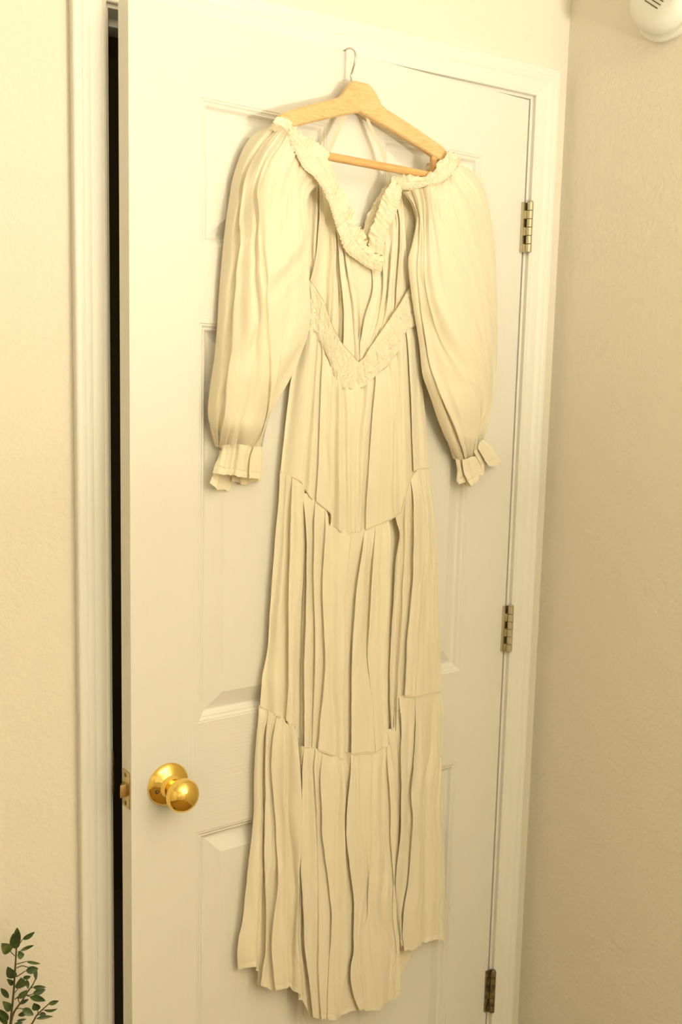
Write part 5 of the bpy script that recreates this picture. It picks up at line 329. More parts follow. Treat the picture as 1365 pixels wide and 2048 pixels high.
GRID['right_sleeve']=(20,24,'4596,18292,285 4604,18289,340 4621,18290,382 4652,18306,405 4675,18305,433 4662,18302,446 4688,18310,464 4707,18317,491 4747,18328,505 4775,18335,534 4786,18339,517 4817,18340,537 4842,18360,554 4896,18389,537 4973,18414,546 5073,18445,527 5160,18468,506 5265,18496,465 5355,18550,446 5475,18614,394 5577,18692,343 5700,18776,270 5833,18871,199 5996,18976,95 4796,18134,292 4800,18123,325 4810,18113,352 4827,18116,337 4847,18114,374 4828,18109,392 4840,18114,406 4847,18117,427 4878,18123,450 4902,18127,482 4914,18131,464 4942,18131,488 4955,18150,498 4979,18171,495 5016,18186,552 5082,18208,576 5160,18228,567 5263,18255,531 5362,18310,531 5485,18372,504 5637,18469,452 5836,18580,351 6035,18721,265 6312,18888,97 4898,17944,298 4902,17931,327 4911,17920,350 4917,17913,308 4940,17912,344 4916,17906,366 4926,17912,376 4933,17917,392 4950,17919,411 4960,17919,438 4975,17923,415 4998,17922,447 5013,17941,476 5051,17965,478 5088,17982,535 5145,18004,568 5207,18019,583 5302,18043,561 5423,18104,563 5575,18172,532 5767,18286,484 6034,18421,357 6244,18562,269 6532,18728,99 4876,17701,300 4883,17689,331 4896,17679,354 4905,17670,329 4928,17669,360 4912,17666,375 4931,17673,394 4941,17679,423 4953,17678,434 4961,17676,451 4978,17681,424 5005,17681,454 5031,17702,497 5094,17731,498 5134,17751,552 5194,17775,581 5286,17799,591 5422,17834,552 5546,17893,553 5699,17960,523 5935,18085,460 6249,18230,314 6431,18355,232 6662,18494,100 4818,17459,300 4829,17447,336 4849,17437,361 4870,17422,361 4892,17422,389 4886,17420,395 4911,17430,419 4927,17437,453 4941,17435,462 4951,17431,475 4968,17435,449 5000,17436,473 5041,17460,526 5129,17495,524 5174,17517,575 5249,17546,592 5393,17585,584 5580,17634,530 5692,17687,532 5838,17748,498 6079,17867,425 6387,18004,285 6551,18117,210 6750,18240,100 4758,17237,300 4775,17224,341 4802,17213,369 4838,17195,384 4862,17195,408 4856,17194,414 4892,17205,439 4918,17215,476 4932,17210,485 4941,17204,500 4966,17210,461 5002,17211,485 5053,17238,548 5161,17275,545 5220,17302,589 5317,17337,590 5500,17387,572 5723,17445,511 5829,17493,509 5972,17549,468 6194,17658,399 6473,17780,273 6633,17886,202 6824,18001,100 4784,16998,300 4804,16986,343 4834,16976,374 4856,16955,373 4881,16956,398 4875,16955,404 4912,16968,430 4939,16979,470 4948,16971,483 4952,16962,501 4988,16969,444 5027,16970,473 5082,16998,548 5203,17038,547 5280,17071,593 5407,17112,584 5613,17168,564 5866,17232,496 5971,17276,485 6107,17327,441 6302,17424,379 6547,17531,267 6703,17631,198 6889,17737,100 4831,16778,300 4850,16767,343 4879,16757,373 4896,16735,366 4921,16735,391 4914,16734,398 4958,16750,429 4990,16764,474 4993,16753,489 4992,16741,509 5038,16749,437 5079,16750,469 5139,16782,556 5274,16825,556 5364,16861,594 5502,16905,577 5720,16963,555 5996,17030,474 6097,17071,457 6223,17116,415 6393,17203,358 6609,17298,256 6755,17390,191 6927,17488,100 4885,16538,300 4902,16528,341 4930,16519,371 4952,16496,365 4978,16496,391 4965,16495,403 5014,16513,434 5051,16530,480 5052,16517,499 5049,16503,522 5105,16510,436 5148,16512,471 5218,16551,575 5387,16602,566 5486,16640,586 5621,16682,565 5830,16736,543 6103,16799,456 6203,16837,436 6324,16878,394 6473,16956,342 6660,17041,251 6801,17126,187 6966,17216,100 4946,16298,300 4962,16288,341 4988,16280,370 5014,16256,362 5042,16257,390 5021,16255,409 5076,16276,441 5119,16296,487 5135,16285,510 5144,16273,542 5201,16279,456 5246,16281,490 5332,16331,608 5566,16397,558 5661,16430,565 5778,16466,548 5962,16511,523 6210,16564,432 6303,16599,413 6413,16635,375 6543,16706,325 6705,16780,243 6839,16859,183 6996,16941,100 5007,16075,300 5024,16067,344 5052,16059,376 5070,16032,350 5101,16033,379 5069,16030,408 5134,16055,444 5186,16080,494 5223,16072,522 5247,16064,565 5304,16069,479 5349,16070,513 5465,16134,625 5765,16214,534 5839,16239,541 5931,16266,530 6093,16302,497 6308,16344,409 6397,16376,390 6503,16410,353 6615,16473,306 6753,16539,234 6878,16611,177 7023,16685,100 5066,15830,300 5088,15825,356 5124,15821,396 5131,15788,344 5167,15789,376 5120,15786,418 5202,15817,457 5271,15847,511 5328,15844,543 5366,15841,596 5424,15844,511 5472,15846,542 5643,15920,612 5973,16006,510 6030,16025,514 6104,16044,500 6244,16072,458 6417,16102,383 6501,16131,363 6605,16162,323 6702,16218,278 6819,16277,214 6924,16341,165 7046,16407,100 5109,15582,300 5137,15580,371 5184,15579,420 5195,15544,358 5237,15545,391 5171,15543,451 5273,15579,484 5359,15614,536 5452,15625,574 5534,15635,625 5588,15637,545 5660,15639,550 5842,15707,583 6155,15781,479 6207,15797,474 6271,15813,455 6388,15834,413 6523,15856,352 6604,15883,330 6705,15910,287 6785,15960,247 6877,16011,193 6963,16068,152 7060,16126,100 5160,15352,300 5196,15356,392 5259,15361,452 5269,15324,392 5315,15325,421 5246,15324,483 5360,15363,509 5451,15402,562 5589,15423,588 5738,15444,603 5789,15445,527 5872,15447,522 6023,15501,547 6299,15559,441 6346,15573,432 6401,15588,414 6494,15605,378 6602,15623,326 6673,15647,304 6759,15671,265 6836,15716,224 6923,15762,173 6989,15814,141 7062,15865,100 5280,15114,300 5311,15120,398 5372,15125,462 5381,15085,399 5427,15086,429 5357,15087,492 5473,15128,519 5564,15169,576 5765,15201,573 5967,15233,572 6018,15232,499 6103,15234,491 6200,15268,499 6374,15302,427 6420,15318,415 6474,15333,396 6554,15350,363 6648,15366,316 6713,15387,292 6792,15409,254 6865,15449,214 6949,15490,163 7003,15536,135 7064,15582,100 5395,14892,300 5419,14899,404 5476,14905,471 5497,14871,422 5545,14872,450 5474,14874,513 5583,14913,538 5669,14952,588 5928,14987,548 6173,15023,529 6212,15022,472 6309,15023,447 6353,15042,444 6421,15062,416 6470,15079,401 6527,15095,379 6599,15111,347 6684,15127,301 6747,15146,275 6823,15165,235 6877,15201,203 6938,15238,164 6991,15279,135 7049,15320,100 5528,14645,279 5550,14653,384 5606,14660,449 5655,14639,426 5709,14640,448 5636,14643,512 5730,14676,528 5817,14710,553 6079,14736,491 6325,14763,449 6347,14762,417 6445,14761,382 6446,14779,385 6451,14798,385 6497,14816,371 6550,14834,349 6608,14850,322 6676,14866,284 6724,14884,265 6781,14902,236 6844,14934,199 6915,14965,153 6964,15000,126 7019,15036,93 5683,14398,252 5698,14403,347 5743,14407,407 5819,14397,404 5874,14397,427 5800,14402,490 5887,14432,498 5984,14461,494 6178,14478,441 6358,14497,407 6372,14496,385 6465,14494,350 6464,14513,352 6464,14532,353 6500,14552,342 6543,14573,325 6592,14590,300 6648,14607,268 6681,14624,257 6723,14641,237 6774,14669,206 6832,14697,168 6900,14725,130 6976,14753,84 5851,14169,219 5859,14170,298 5891,14169,351 5984,14165,363 6041,14165,384 5965,14171,449 6051,14197,438 6146,14223,420 6260,14236,388 6361,14250,371 6376,14248,350 6463,14245,319 6464,14266,319 6466,14286,319 6485,14310,315 6509,14333,307 6546,14352,285 6588,14371,259 6608,14388,257 6633,14406,249 6677,14430,222 6728,14454,189 6821,14473,139 6931,14492,73 6093,13917,120 6107,13907,165 6134,13895,194 6248,13893,200 6329,13890,197 6246,13898,269 6332,13920,239 6407,13944,222 6444,13956,214 6477,13968,211 6496,13966,182 6584,13962,155 6577,13985,158 6570,14008,161 6578,14035,164 6589,14062,164 6618,14082,145 6650,14103,123 6656,14121,129 6664,14139,131 6707,14160,105 6756,14179,72 6789,14205,59 6828,14231,40')
GRID['right_cuff']=(7,20,'6056,13933,200 6088,13909,244 6176,13895,214 6166,13895,209 6232,13895,226 6145,13903,300 6202,13919,302 6245,13937,318 6312,13953,311 6382,13968,300 6412,13964,254 6502,13960,233 6453,14036,271 6487,14131,227 6610,14126,184 6507,14134,272 6549,14163,252 6585,14193,238 6649,14222,214 6723,14250,180 6077,13866,200 6113,13836,242 6203,13828,210 6186,13812,202 6254,13811,217 6166,13820,291 6236,13839,293 6287,13861,314 6350,13884,314 6418,13907,308 6449,13903,263 6537,13899,245 6491,13980,281 6525,14075,236 6646,14070,198 6543,14078,284 6601,14101,260 6650,14124,245 6730,14160,219 6824,14194,180 6098,13800,200 6137,13764,240 6230,13760,207 6204,13729,197 6275,13728,209 6186,13737,284 6269,13759,285 6330,13785,310 6391,13815,315 6457,13846,315 6489,13841,269 6573,13838,254 6530,13923,289 6565,14018,245 6683,14013,208 6581,14021,295 6655,14038,266 6716,14056,250 6812,14098,223 6925,14138,180 6119,13733,200 6153,13690,237 6256,13692,206 6230,13648,196 6302,13646,207 6213,13656,282 6302,13680,283 6368,13708,308 6432,13746,314 6498,13783,317 6530,13780,270 6614,13776,257 6576,13865,291 6611,13961,246 6729,13955,212 6626,13964,298 6716,13974,265 6790,13986,248 6887,14026,222 7001,14064,180 6121,13665,200 6155,13617,235 6287,13627,211 6276,13574,207 6349,13572,216 6260,13582,292 6339,13605,289 6399,13630,309 6458,13673,314 6514,13716,322 6547,13718,274 6628,13714,264 6615,13805,292 6657,13902,246 6773,13896,213 6671,13906,298 6778,13910,261 6868,13916,244 6962,13952,220 7072,13986,180 6117,13598,200 6156,13543,235 6317,13562,217 6322,13499,217 6397,13497,225 6306,13508,301 6376,13529,296 6429,13552,310 6483,13600,314 6532,13648,324 6565,13664,275 6642,13661,268 6650,13743,293 6703,13843,245 6818,13837,214 6716,13847,299 6841,13845,258 6945,13845,240 7036,13877,218 7143,13908,180 6113,13530,200 6156,13469,235 6347,13496,222 6369,13424,226 6446,13421,233 6355,13433,309 6414,13452,303 6460,13474,311 6509,13526,315 6550,13580,325 6582,13628,276 6657,13625,272 6685,13681,294 6749,13783,244 6863,13777,214 6761,13787,299 6904,13780,255 7022,13775,237 7111,13802,216 7215,13829,180')
GRID['neck_left']=(22,5,'2043,18990,560 2000,18935,570 1957,18879,580 1969,18850,500 1980,18820,420 2168,18966,571 2126,18910,583 2084,18855,594 2087,18821,533 2089,18786,471 2280,18899,583 2240,18845,596 2200,18792,609 2196,18754,566 2191,18717,523 2382,18835,594 2339,18777,609 2296,18719,623 2277,18672,599 2259,18626,574 2519,18791,597 2463,18718,611 2407,18646,626 2370,18582,611 2332,18517,597 2650,18750,591 2580,18663,604 2511,18577,617 2459,18497,604 2407,18418,591 2788,18696,586 2707,18597,597 2626,18499,609 2561,18407,597 2496,18316,586 2877,18612,580 2806,18519,590 2735,18427,600 2678,18341,590 2622,18255,580 2960,18518,557 2900,18432,567 2841,18347,577 2798,18268,564 2755,18188,551 3035,18407,534 2986,18326,544 2937,18244,554 2905,18169,539 2874,18094,523 3107,18306,511 3062,18224,521 3016,18143,531 2991,18068,513 2965,17994,494 3197,18199,491 3151,18115,500 3106,18032,509 3080,17955,489 3054,17878,469 3283,18101,474 3234,18014,480 3184,17927,486 3153,17845,466 3122,17764,446 3376,17993,457 3322,17902,460 3268,17810,463 3230,17724,443 3192,17637,423 3458,17891,440 3402,17796,440 3346,17702,440 3304,17612,420 3263,17522,400 3531,17784,434 3473,17687,434 3415,17591,434 3373,17498,413 3330,17405,391 3612,17667,429 3551,17567,429 3491,17468,429 3447,17372,406 3404,17277,383 3687,17560,423 3636,17465,423 3584,17371,423 3551,17281,399 3517,17191,374 3777,17446,423 3742,17363,423 3707,17279,423 3691,17200,397 3675,17120,371 3866,17346,429 3843,17270,429 3820,17194,429 3817,17123,401 3815,17051,374 3989,17261,434 3976,17193,434 3963,17125,434 3972,17061,406 3981,16997,377 4146,17234,440 4136,17167,440 4125,17099,440 4139,17037,410 4152,16974,380')
GRID['neck_right']=(16,5,'3969,17319,260 4045,17300,270 4121,17281,280 4221,17266,260 4322,17252,240 3958,17402,279 4027,17379,287 4097,17356,296 4189,17338,276 4281,17319,256 3936,17483,297 4009,17458,305 4083,17432,312 4178,17412,292 4273,17391,272 3919,17563,316 3997,17536,322 4075,17509,328 4174,17486,308 4274,17463,288 3934,17644,332 4008,17615,337 4084,17586,343 4179,17561,322 4276,17536,302 3967,17726,340 4034,17694,347 4102,17663,353 4192,17636,332 4282,17610,310 4002,17807,348 4067,17772,356 4133,17738,364 4223,17709,341 4313,17680,318 4037,17888,356 4101,17850,365 4166,17812,375 4257,17781,350 4348,17750,326 4064,17970,365 4129,17929,375 4195,17888,385 4288,17854,360 4382,17819,335 4084,18052,376 4152,18008,386 4220,17964,396 4317,17926,371 4414,17889,346 4106,18134,387 4175,18087,397 4245,18040,407 4342,18000,382 4441,17959,357 4147,18213,397 4212,18163,407 4278,18114,417 4372,18072,392 4467,18030,367 4189,18291,408 4249,18241,416 4309,18190,424 4395,18146,400 4481,18102,376 4235,18368,419 4289,18317,424 4343,18266,429 4419,18221,407 4496,18175,384 4282,18445,429 4329,18393,432 4376,18341,435 4442,18295,413 4508,18248,392 4359,18494,440 4392,18449,440 4425,18403,440 4473,18362,420 4522,18321,400')
GRID['shoulder_right']=(18,5,'4311,18470,400 4342,18426,415 4372,18382,430 4423,18344,420 4473,18305,410 4384,18493,429 4412,18442,443 4440,18391,456 4488,18345,445 4536,18300,434 4459,18505,459 4484,18451,471 4509,18396,483 4554,18348,470 4599,18300,457 4536,18511,488 4557,18456,499 4579,18402,509 4620,18353,495 4662,18305,481 4616,18513,514 4632,18462,524 4648,18411,534 4685,18366,520 4721,18321,506 4705,18514,538 4715,18469,548 4725,18425,558 4754,18386,545 4782,18347,532 4787,18514,561 4791,18476,571 4795,18437,581 4817,18404,570 4839,18371,559 4856,18548,581 4859,18506,591 4862,18463,601 4882,18425,591 4901,18388,581 4930,18604,587 4934,18553,597 4938,18501,607 4958,18455,597 4979,18409,587 5007,18658,593 5010,18599,603 5014,18540,613 5035,18486,603 5056,18432,593 5033,18731,599 5049,18660,609 5066,18589,619 5099,18523,609 5133,18456,599 5087,18799,595 5110,18722,603 5133,18645,611 5174,18574,598 5214,18501,586 5178,18855,589 5199,18777,594 5220,18699,599 5259,18626,584 5297,18552,568 5254,18928,584 5277,18846,585 5299,18764,587 5340,18687,569 5380,18610,551 5325,18999,571 5350,18915,570 5375,18830,569 5418,18750,548 5461,18670,526 5431,18986,547 5448,18921,545 5465,18856,543 5503,18797,517 5542,18738,491 5530,18951,524 5541,18911,520 5551,18871,516 5586,18839,486 5622,18807,455 5619,18905,500 5627,18893,495 5635,18881,490 5670,18878,455 5705,18875,420')
GRID['neck_back']=(12,5,'3890,17572,140 3919,17529,170 3948,17486,200 4022,17453,170 4097,17421,140 3932,17676,140 3961,17632,170 3990,17589,200 4064,17556,170 4138,17523,140 3975,17780,140 4003,17736,170 4032,17692,200 4105,17659,170 4180,17625,140 4021,17879,140 4049,17834,170 4076,17789,200 4149,17756,170 4223,17723,140 4072,17983,140 4098,17937,170 4125,17891,200 4197,17858,170 4270,17825,140 4129,18084,140 4153,18039,170 4178,17993,200 4248,17959,170 4319,17926,140 4192,18185,140 4215,18139,170 4237,18092,200 4307,18059,170 4376,18026,140 4267,18282,140 4286,18236,170 4304,18190,200 4369,18158,170 4435,18126,140 4347,18378,140 4361,18332,170 4375,18287,200 4436,18256,170 4498,18225,140 4427,18468,140 4438,18422,170 4450,18377,200 4509,18347,170 4568,18316,140 4523,18553,140 4532,18508,170 4541,18464,200 4598,18434,170 4655,18404,140 4648,18618,140 4657,18571,170 4666,18525,200 4723,18494,170 4780,18462,140')
GRID['shoulder_back_right']=(8,5,'5014,18687,180 5001,18662,210 4987,18638,240 5024,18630,210 5060,18621,180 5066,18734,180 5061,18704,210 5055,18674,240 5099,18659,210 5144,18645,180 5124,18780,180 5125,18744,210 5127,18708,240 5178,18688,210 5230,18668,180 5187,18819,180 5194,18779,210 5200,18740,240 5257,18716,210 5315,18692,180 5256,18849,183 5265,18809,213 5274,18769,243 5334,18745,213 5395,18722,183 5318,18885,189 5328,18847,219 5338,18808,249 5399,18787,219 5461,18765,189 5380,18923,194 5390,18887,224 5400,18852,254 5462,18833,224 5524,18815,194 5441,18960,200 5450,18928,230 5458,18897,260 5518,18882,230 5579,18867,200')
GRID['loop_left']=(1,6,'3450,19285,240 3387,19186,240 3311,19037,260 3217,18871,280 3125,18685,300 3072,18567,300')
GRID['loop_right']=(1,7,'3877,19369,220 3930,19280,220 3998,19152,240 4078,19009,260 4158,18866,280 4246,18664,280 4334,18507,280')
GRID['leaves']=(1,99,'-9355,-550,7041 -9350,-590,7376 109,0,0 -9380,-670,7104 -9432,-710,7378 137,0,0 -9251,-470,7106 -9081,-510,7203 75,0,0 -9468,-690,7099 -9604,-730,7294 153,0,0 -9318,-630,7031 -9132,-670,7085 59,0,0 -9387,-750,7044 -9296,-790,7056 107,0,0 -9207,-490,6757 -9011,-530,6684 44,0,0 -9407,-650,6649 -9513,-690,6888 135,0,0 -9240,-600,6682 -9068,-640,6688 109,0,0 -9090,-510,6638 -9083,-550,6455 64,0,0 -9362,-770,6542 -9355,-810,6739 160,0,0 -9282,-590,6577 -9175,-630,6593 76,0,0 -9224,-570,6521 -9213,-610,6385 56,0,0 -9403,-500,6454 -9504,-540,6605 71,0,0 -9111,-450,6295 -8928,-490,6261 67,0,0 -9150,-610,6296 -8971,-650,6333 87,0,0 -9370,-670,6357 -9242,-710,6448 61,0,0 -9378,-590,6286 -9211,-630,6318 51,0,0 -9216,-710,6332 -8997,-750,6214 93,0,0 -9493,-610,6334 -9604,-650,6547 77,0,0 -9309,-470,6097 -9187,-510,6161 52,0,0 -9478,-690,6188 -9607,-730,6403 110,0,0 -9508,-630,6006 -9635,-670,6244 95,0,0 -9324,-730,6189 -9178,-770,6058 101,0,0 -9367,-610,6022 -9204,-650,6067 71,0,0 -9087,-650,6038 -9154,-690,6200 117,0,0 -8900,-490,5983 -8753,-530,6011 68,0,0 -8991,-590,5975 -8795,-630,5966 50,0,0 -9074,-670,5981 -8982,-710,5975 69,0,0 -9114,-630,5899 -8871,-670,5879 53,0,0 -9404,-690,5997 -9270,-730,6007 45,0,0 -9518,-570,5903 -9620,-610,6091 88,0,0 -9428,-650,5928 -9309,-690,5941 51,0,0')
GRID['stem_a']=(1,6,'-9354,-550,7092 -9368,-564,6932 -9397,-578,6605 -9420,-592,6361 -9474,-606,5921 -9505,-620,5625')
GRID['stem_b']=(1,7,'-9095,-550,6479 -9133,-558,6408 -9216,-567,6317 -9298,-575,6208 -9412,-583,6076 -9463,-592,5909 -9486,-600,5606')
GRID['stem_c']=(1,6,'-8905,-550,6022 -8997,-560,5971 -9088,-570,5910 -9164,-580,5802 -9311,-590,5662 -9440,-600,5555')
GRID['twig_0']=(1,2,'-9383,-560,6934 -9435,-520,6996')
GRID['twig_1']=(1,2,'-9346,-560,7061 -9262,-520,7135')
GRID['twig_2']=(1,2,'-9335,-560,6980 -9296,-520,6964')
GRID['twig_3']=(1,2,'-9362,-560,6799 -9213,-520,6776')
GRID['twig_4']=(1,4,'-9363,-560,6739 -9282,-547,6742 -9210,-533,6696 -9121,-520,6644')
GRID['twig_5']=(1,2,'-9366,-560,6602 -9224,-520,6632')
GRID['twig_6']=(1,3,'-9417,-560,6341 -9318,-540,6420 -9311,-520,6380')
GRID['twig_7']=(1,2,'-9150,-560,6362 -9126,-520,6340')
GRID['twig_8']=(1,2,'-9215,-560,6252 -9127,-520,6235')
GRID['twig_9']=(1,2,'-9395,-560,6257 -9340,-520,6259')
GRID['twig_10']=(1,3,'-9293,-560,6285 -9227,-540,6261 -9176,-520,6207')
GRID['twig_11']=(1,2,'-9343,-560,6144 -9319,-520,6130')
GRID['twig_12']=(1,2,'-9349,-560,6250 -9319,-520,6130')
GRID['twig_13']=(1,3,'-9422,-560,6065 -9355,-540,6084 -9281,-520,6048')
GRID['twig_14']=(1,2,'-9070,-560,5916 -9059,-520,5949')
GRID['twig_15']=(1,2,'-8997,-560,5971 -8975,-520,5928')
GRID['twig_16']=(1,2,'-9086,-560,5903 -9037,-520,5877')
GRID['hook']=(1,11,'3605,19762,211 3605,19859,173 3605,19920,164 3605,19987,193 3605,20078,242 3605,20159,271 3605,20236,254 3605,20303,193 3605,20341,112 3605,20349,33 3605,20340,-34')
def grid(name):
    r, c, s = GRID[name]
    a = np.array([[float(q) for q in p.split(',')] for p in s.split()])/10000.0
    return a.reshape(r, c, 3)
def local(a, base):
    "door-local (X, z, w) -> parent coordinates of an empty standing at base (X, z, w)"
    a = np.asarray(a); o = np.empty_like(a)
    o[..., 0] = a[..., 0]-base[0]; o[..., 1] = -(a[..., 2]-base[2]); o[..., 2] = a[..., 1]-base[1]; return o
def world_of(base): return DO + Vector((math.cos(TH)*base[0] + math.sin(TH)*base[2], math.sin(TH)*base[0] - math.cos(TH)*base[2], base[1]))
def noise1(x, seed=0, octaves=2):
    r = np.zeros_like(x); a = 1.0; f = 1.0
    g = np.random.default_rng(seed)
    for _ in range(octaves):
        t = g.uniform(-1, 1, 4096); xx = x*f; i = np.floor(xx).astype(int); u = xx-i; u = u*u*(3-2*u)
        r += a*(t[i % 4096]*(1-u) + t[(i+1) % 4096]*u); a *= .5; f *= 2.03
    return r
def dense(G, nr, step):
    "refine a control grid: nr rows, columns every ~step metres along the row"
    R, C, _ = G.shape
    A = np.stack([catmull(G[:, j], nr) for j in range(C)], 1)
    seg = np.linalg.norm(np.diff(G, axis=1), axis=2).mean(0)
    cnt = np.maximum(2, np.round(seg/step).astype(int)); out = []; J = []
    ext = np.concatenate([2*A[:, :1]-A[:, 1:2], A, 2*A[:, -1:]-A[:, -2:-1]], 1)
    for j in range(C-1):
        p0, p1, p2, p3 = ext[:, j], ext[:, j+1], ext[:, j+2], ext[:, j+3]
        # tangents limited so tight creases do not overshoot
        d1 = np.linalg.norm(p2-p1, axis=1, keepdims=True); d0 = np.linalg.norm(p1-p0, axis=1, keepdims=True)+1e-6; d2 = np.linalg.norm(p3-p2, axis=1, keepdims=True)+1e-6
        m1 = ((p1-p0)/d0*d1 + (p2-p1))*.5*d1/(d1+.0)*np.minimum(1, 1.4*d0/(d1+1e-6)) if True else 0
        m2 = ((p3-p2)/d2*d1 + (p2-p1))*.5*np.minimum(1, 1.4*d2/(d1+1e-6))
        for k in range(cnt[j] if j < C-2 else cnt[j]+1):
            t = k/cnt[j]
            out.append((2*t**3-3*t**2+1)*p1 + (t**3-2*t**2+t)*m1 + (-2*t**3+3*t**2)*p2 + (t**3-t**2)*m2); J.append(j+t)
    return np.stack(out, 1), np.array(J)
def mesh_grid(name, A, m, parent, base, closed_back=None):
    R, C, _ = A.shape
    V = local(A, base).reshape(-1, 3); i = np.arange(R*C).reshape(R, C)
    F = np.stack([i[:-1, :-1], i[:-1, 1:], i[1:, 1:], i[1:, :-1]], -1).reshape(-1, 4)
    if closed_back is not None:
        B = closed_back.copy(); n0 = R*C; V = np.vstack([V, local(B, base).reshape(-1, 3)]); k = i+n0
        F = np.vstack([F, np.stack([k[:-1, :-1], k[1:, :-1], k[1:, 1:], k[:-1, 1:]], -1).reshape(-1, 4)])
    me = bpy.data.meshes.new(name)
    me.vertices.add(len(V)); me.vertices.foreach_set('co', V.astype(np.float32).ravel())
    me.loops.add(len(F)*4); me.loops.foreach_set('vertex_index', F.astype(np.int32).ravel())
    me.polygons.add(len(F)); me.polygons.foreach_set('loop_start', np.arange(0, len(F)*4, 4, dtype=np.int32))
    me.update(calc_edges=True); me.validate()
    return link(name, me, m, parent, True)
def sheet(name, key, parent, nr=150, step=.0026, gather=0, gather_end=0, tuck=0, lip=0, hem=0, fine=.0006, seed=1, back=None, diag=0, slant=0, gl=.016, gf=230, upper=None, under=0):
    A, J = dense(grid(key), nr, step)
    s = np.cumsum(np.r_[0, np.linalg.norm(np.diff(A[A.shape[0]//2], axis=0), axis=1)])
    z = A[..., 1]; top = z[:1]; bot = z[-1:]; dt = top-z; db = z-bot
    S_ = np.broadcast_to(s[None, :], z.shape)
    w = A[..., 2]
    # soft random waviness, long down the cloth
    w += fine*2.0*noise1(S_*70 + noise1(dt*9, seed+5)*.8, seed) * np.clip(dt/.02, 0, 1)
    w += fine*noise1(S_*160 + noise1(dt*14, seed+6)*1.4, seed+1) * np.clip(dt/.02, 0, 1)
    A[..., 0] += fine*.8*noise1(dt*22 + S_*9, seed+2)*np.clip(dt/.03, 0, 1)*np.clip(db/.03, 0, 1)
    if diag:
        u_ = S_*1.0 + slant*dt
        mk = np.clip(dt/.05, 0, 1)*np.clip(db/.08, 0, 1)*np.clip(np.minimum(S_, S_.max()-S_)/.03, 0, 1)
        g = noise1(u_*34 + .5*noise1(dt*9, seed+12), seed+11, 2)
        w += diag*mk*np.maximum(g, -.9)*(.5+.7*np.clip(noise1(dt*7+S_*6, seed+13, 1)+.4, 0, 1))
    if gather:
        g = noise1(S_*gf, seed+3) + .8*noise1(S_*gf*1.87, seed+4)
        w += gather*g*(np.exp(-dt/gl) + .45*np.exp(-dt/(gl*3.4)))*.6
    if gather_end:
        g = noise1(S_*gf*1.1, seed+7) + .7*noise1(S_*gf*2, seed+8)
        w += gather_end*g*np.exp(-db/(gl*1.1))*.7
    if tuck:
        k = np.exp(-dt/(.0035 if tuck < .004 else .007)); w -= tuck*k; A[..., 1] += (.004 if tuck < .004 else .014)*k
    if upper is not None:
        Q = np.concatenate([u[-1] for u in upper]); tx, tz = A[0, :, 0].copy(), A[0, :, 1].copy()
        d = np.hypot(Q[None, :, 0]-tx[:, None], Q[None, :, 1]-tz[:, None])
        near = d.min(1); pick = np.where(d < np.maximum(near+.0015, .004)[:, None], Q[None, :, 2], -1).argmax(1)
        wt = Q[pick, 2]-.0012; dz = np.clip(Q[pick, 1]-tz, -.012, .012)
        for _ in range(3): wt[1:-1] = (wt[:-2]+2*wt[1:-1]+wt[2:])/4
        k = np.exp(-(dt/.022)**1.3); w[:] = w*(1-k) + np.minimum(wt[None, :], w+.02)*k
        A[..., 1] += (dz+.0035)[None, :]*np.exp(-dt/.006); w -= .0012*np.exp(-dt/.003)
    if under: A[..., 1] -= under*np.exp(-db/.006); w -= .0035*np.exp(-db/.006)
    if lip: w += lip*np.exp(-db/.006)
    if hem:
        w += hem*noise1(S_*300, seed+9)*np.clip(1-db/.010, 0, 1)
        w += .0009*np.exp(-((db-.009)/.0016)**2)*-1
        A[..., 1] += -.0010*noise1(S_*160, seed+10)*np.exp(-db/.012)
    np.maximum(w, .0015, out=w)
    B = None
    if back is not None:
        B = A.copy(); e = np.minimum(w[:, :1], w[:, -1:])
        t = np.linspace(0, 1, A.shape[1])[None, :]
        B[..., 2] = np.minimum((w[:, :1]*(1-t) + w[:, -1:]*t) - back*np.sin(PI*t), w-.001); B[..., 2] = np.maximum(B[..., 2], .002)
    return A, B
def piece(name, key, parent, base, label=None, m=None, **kw):
    A, B = sheet(name, key, parent, **kw)
    o = mesh_grid(name, A, m or M_CLOTH, parent, base, B)
    if label: o['label'] = label
    return o, A

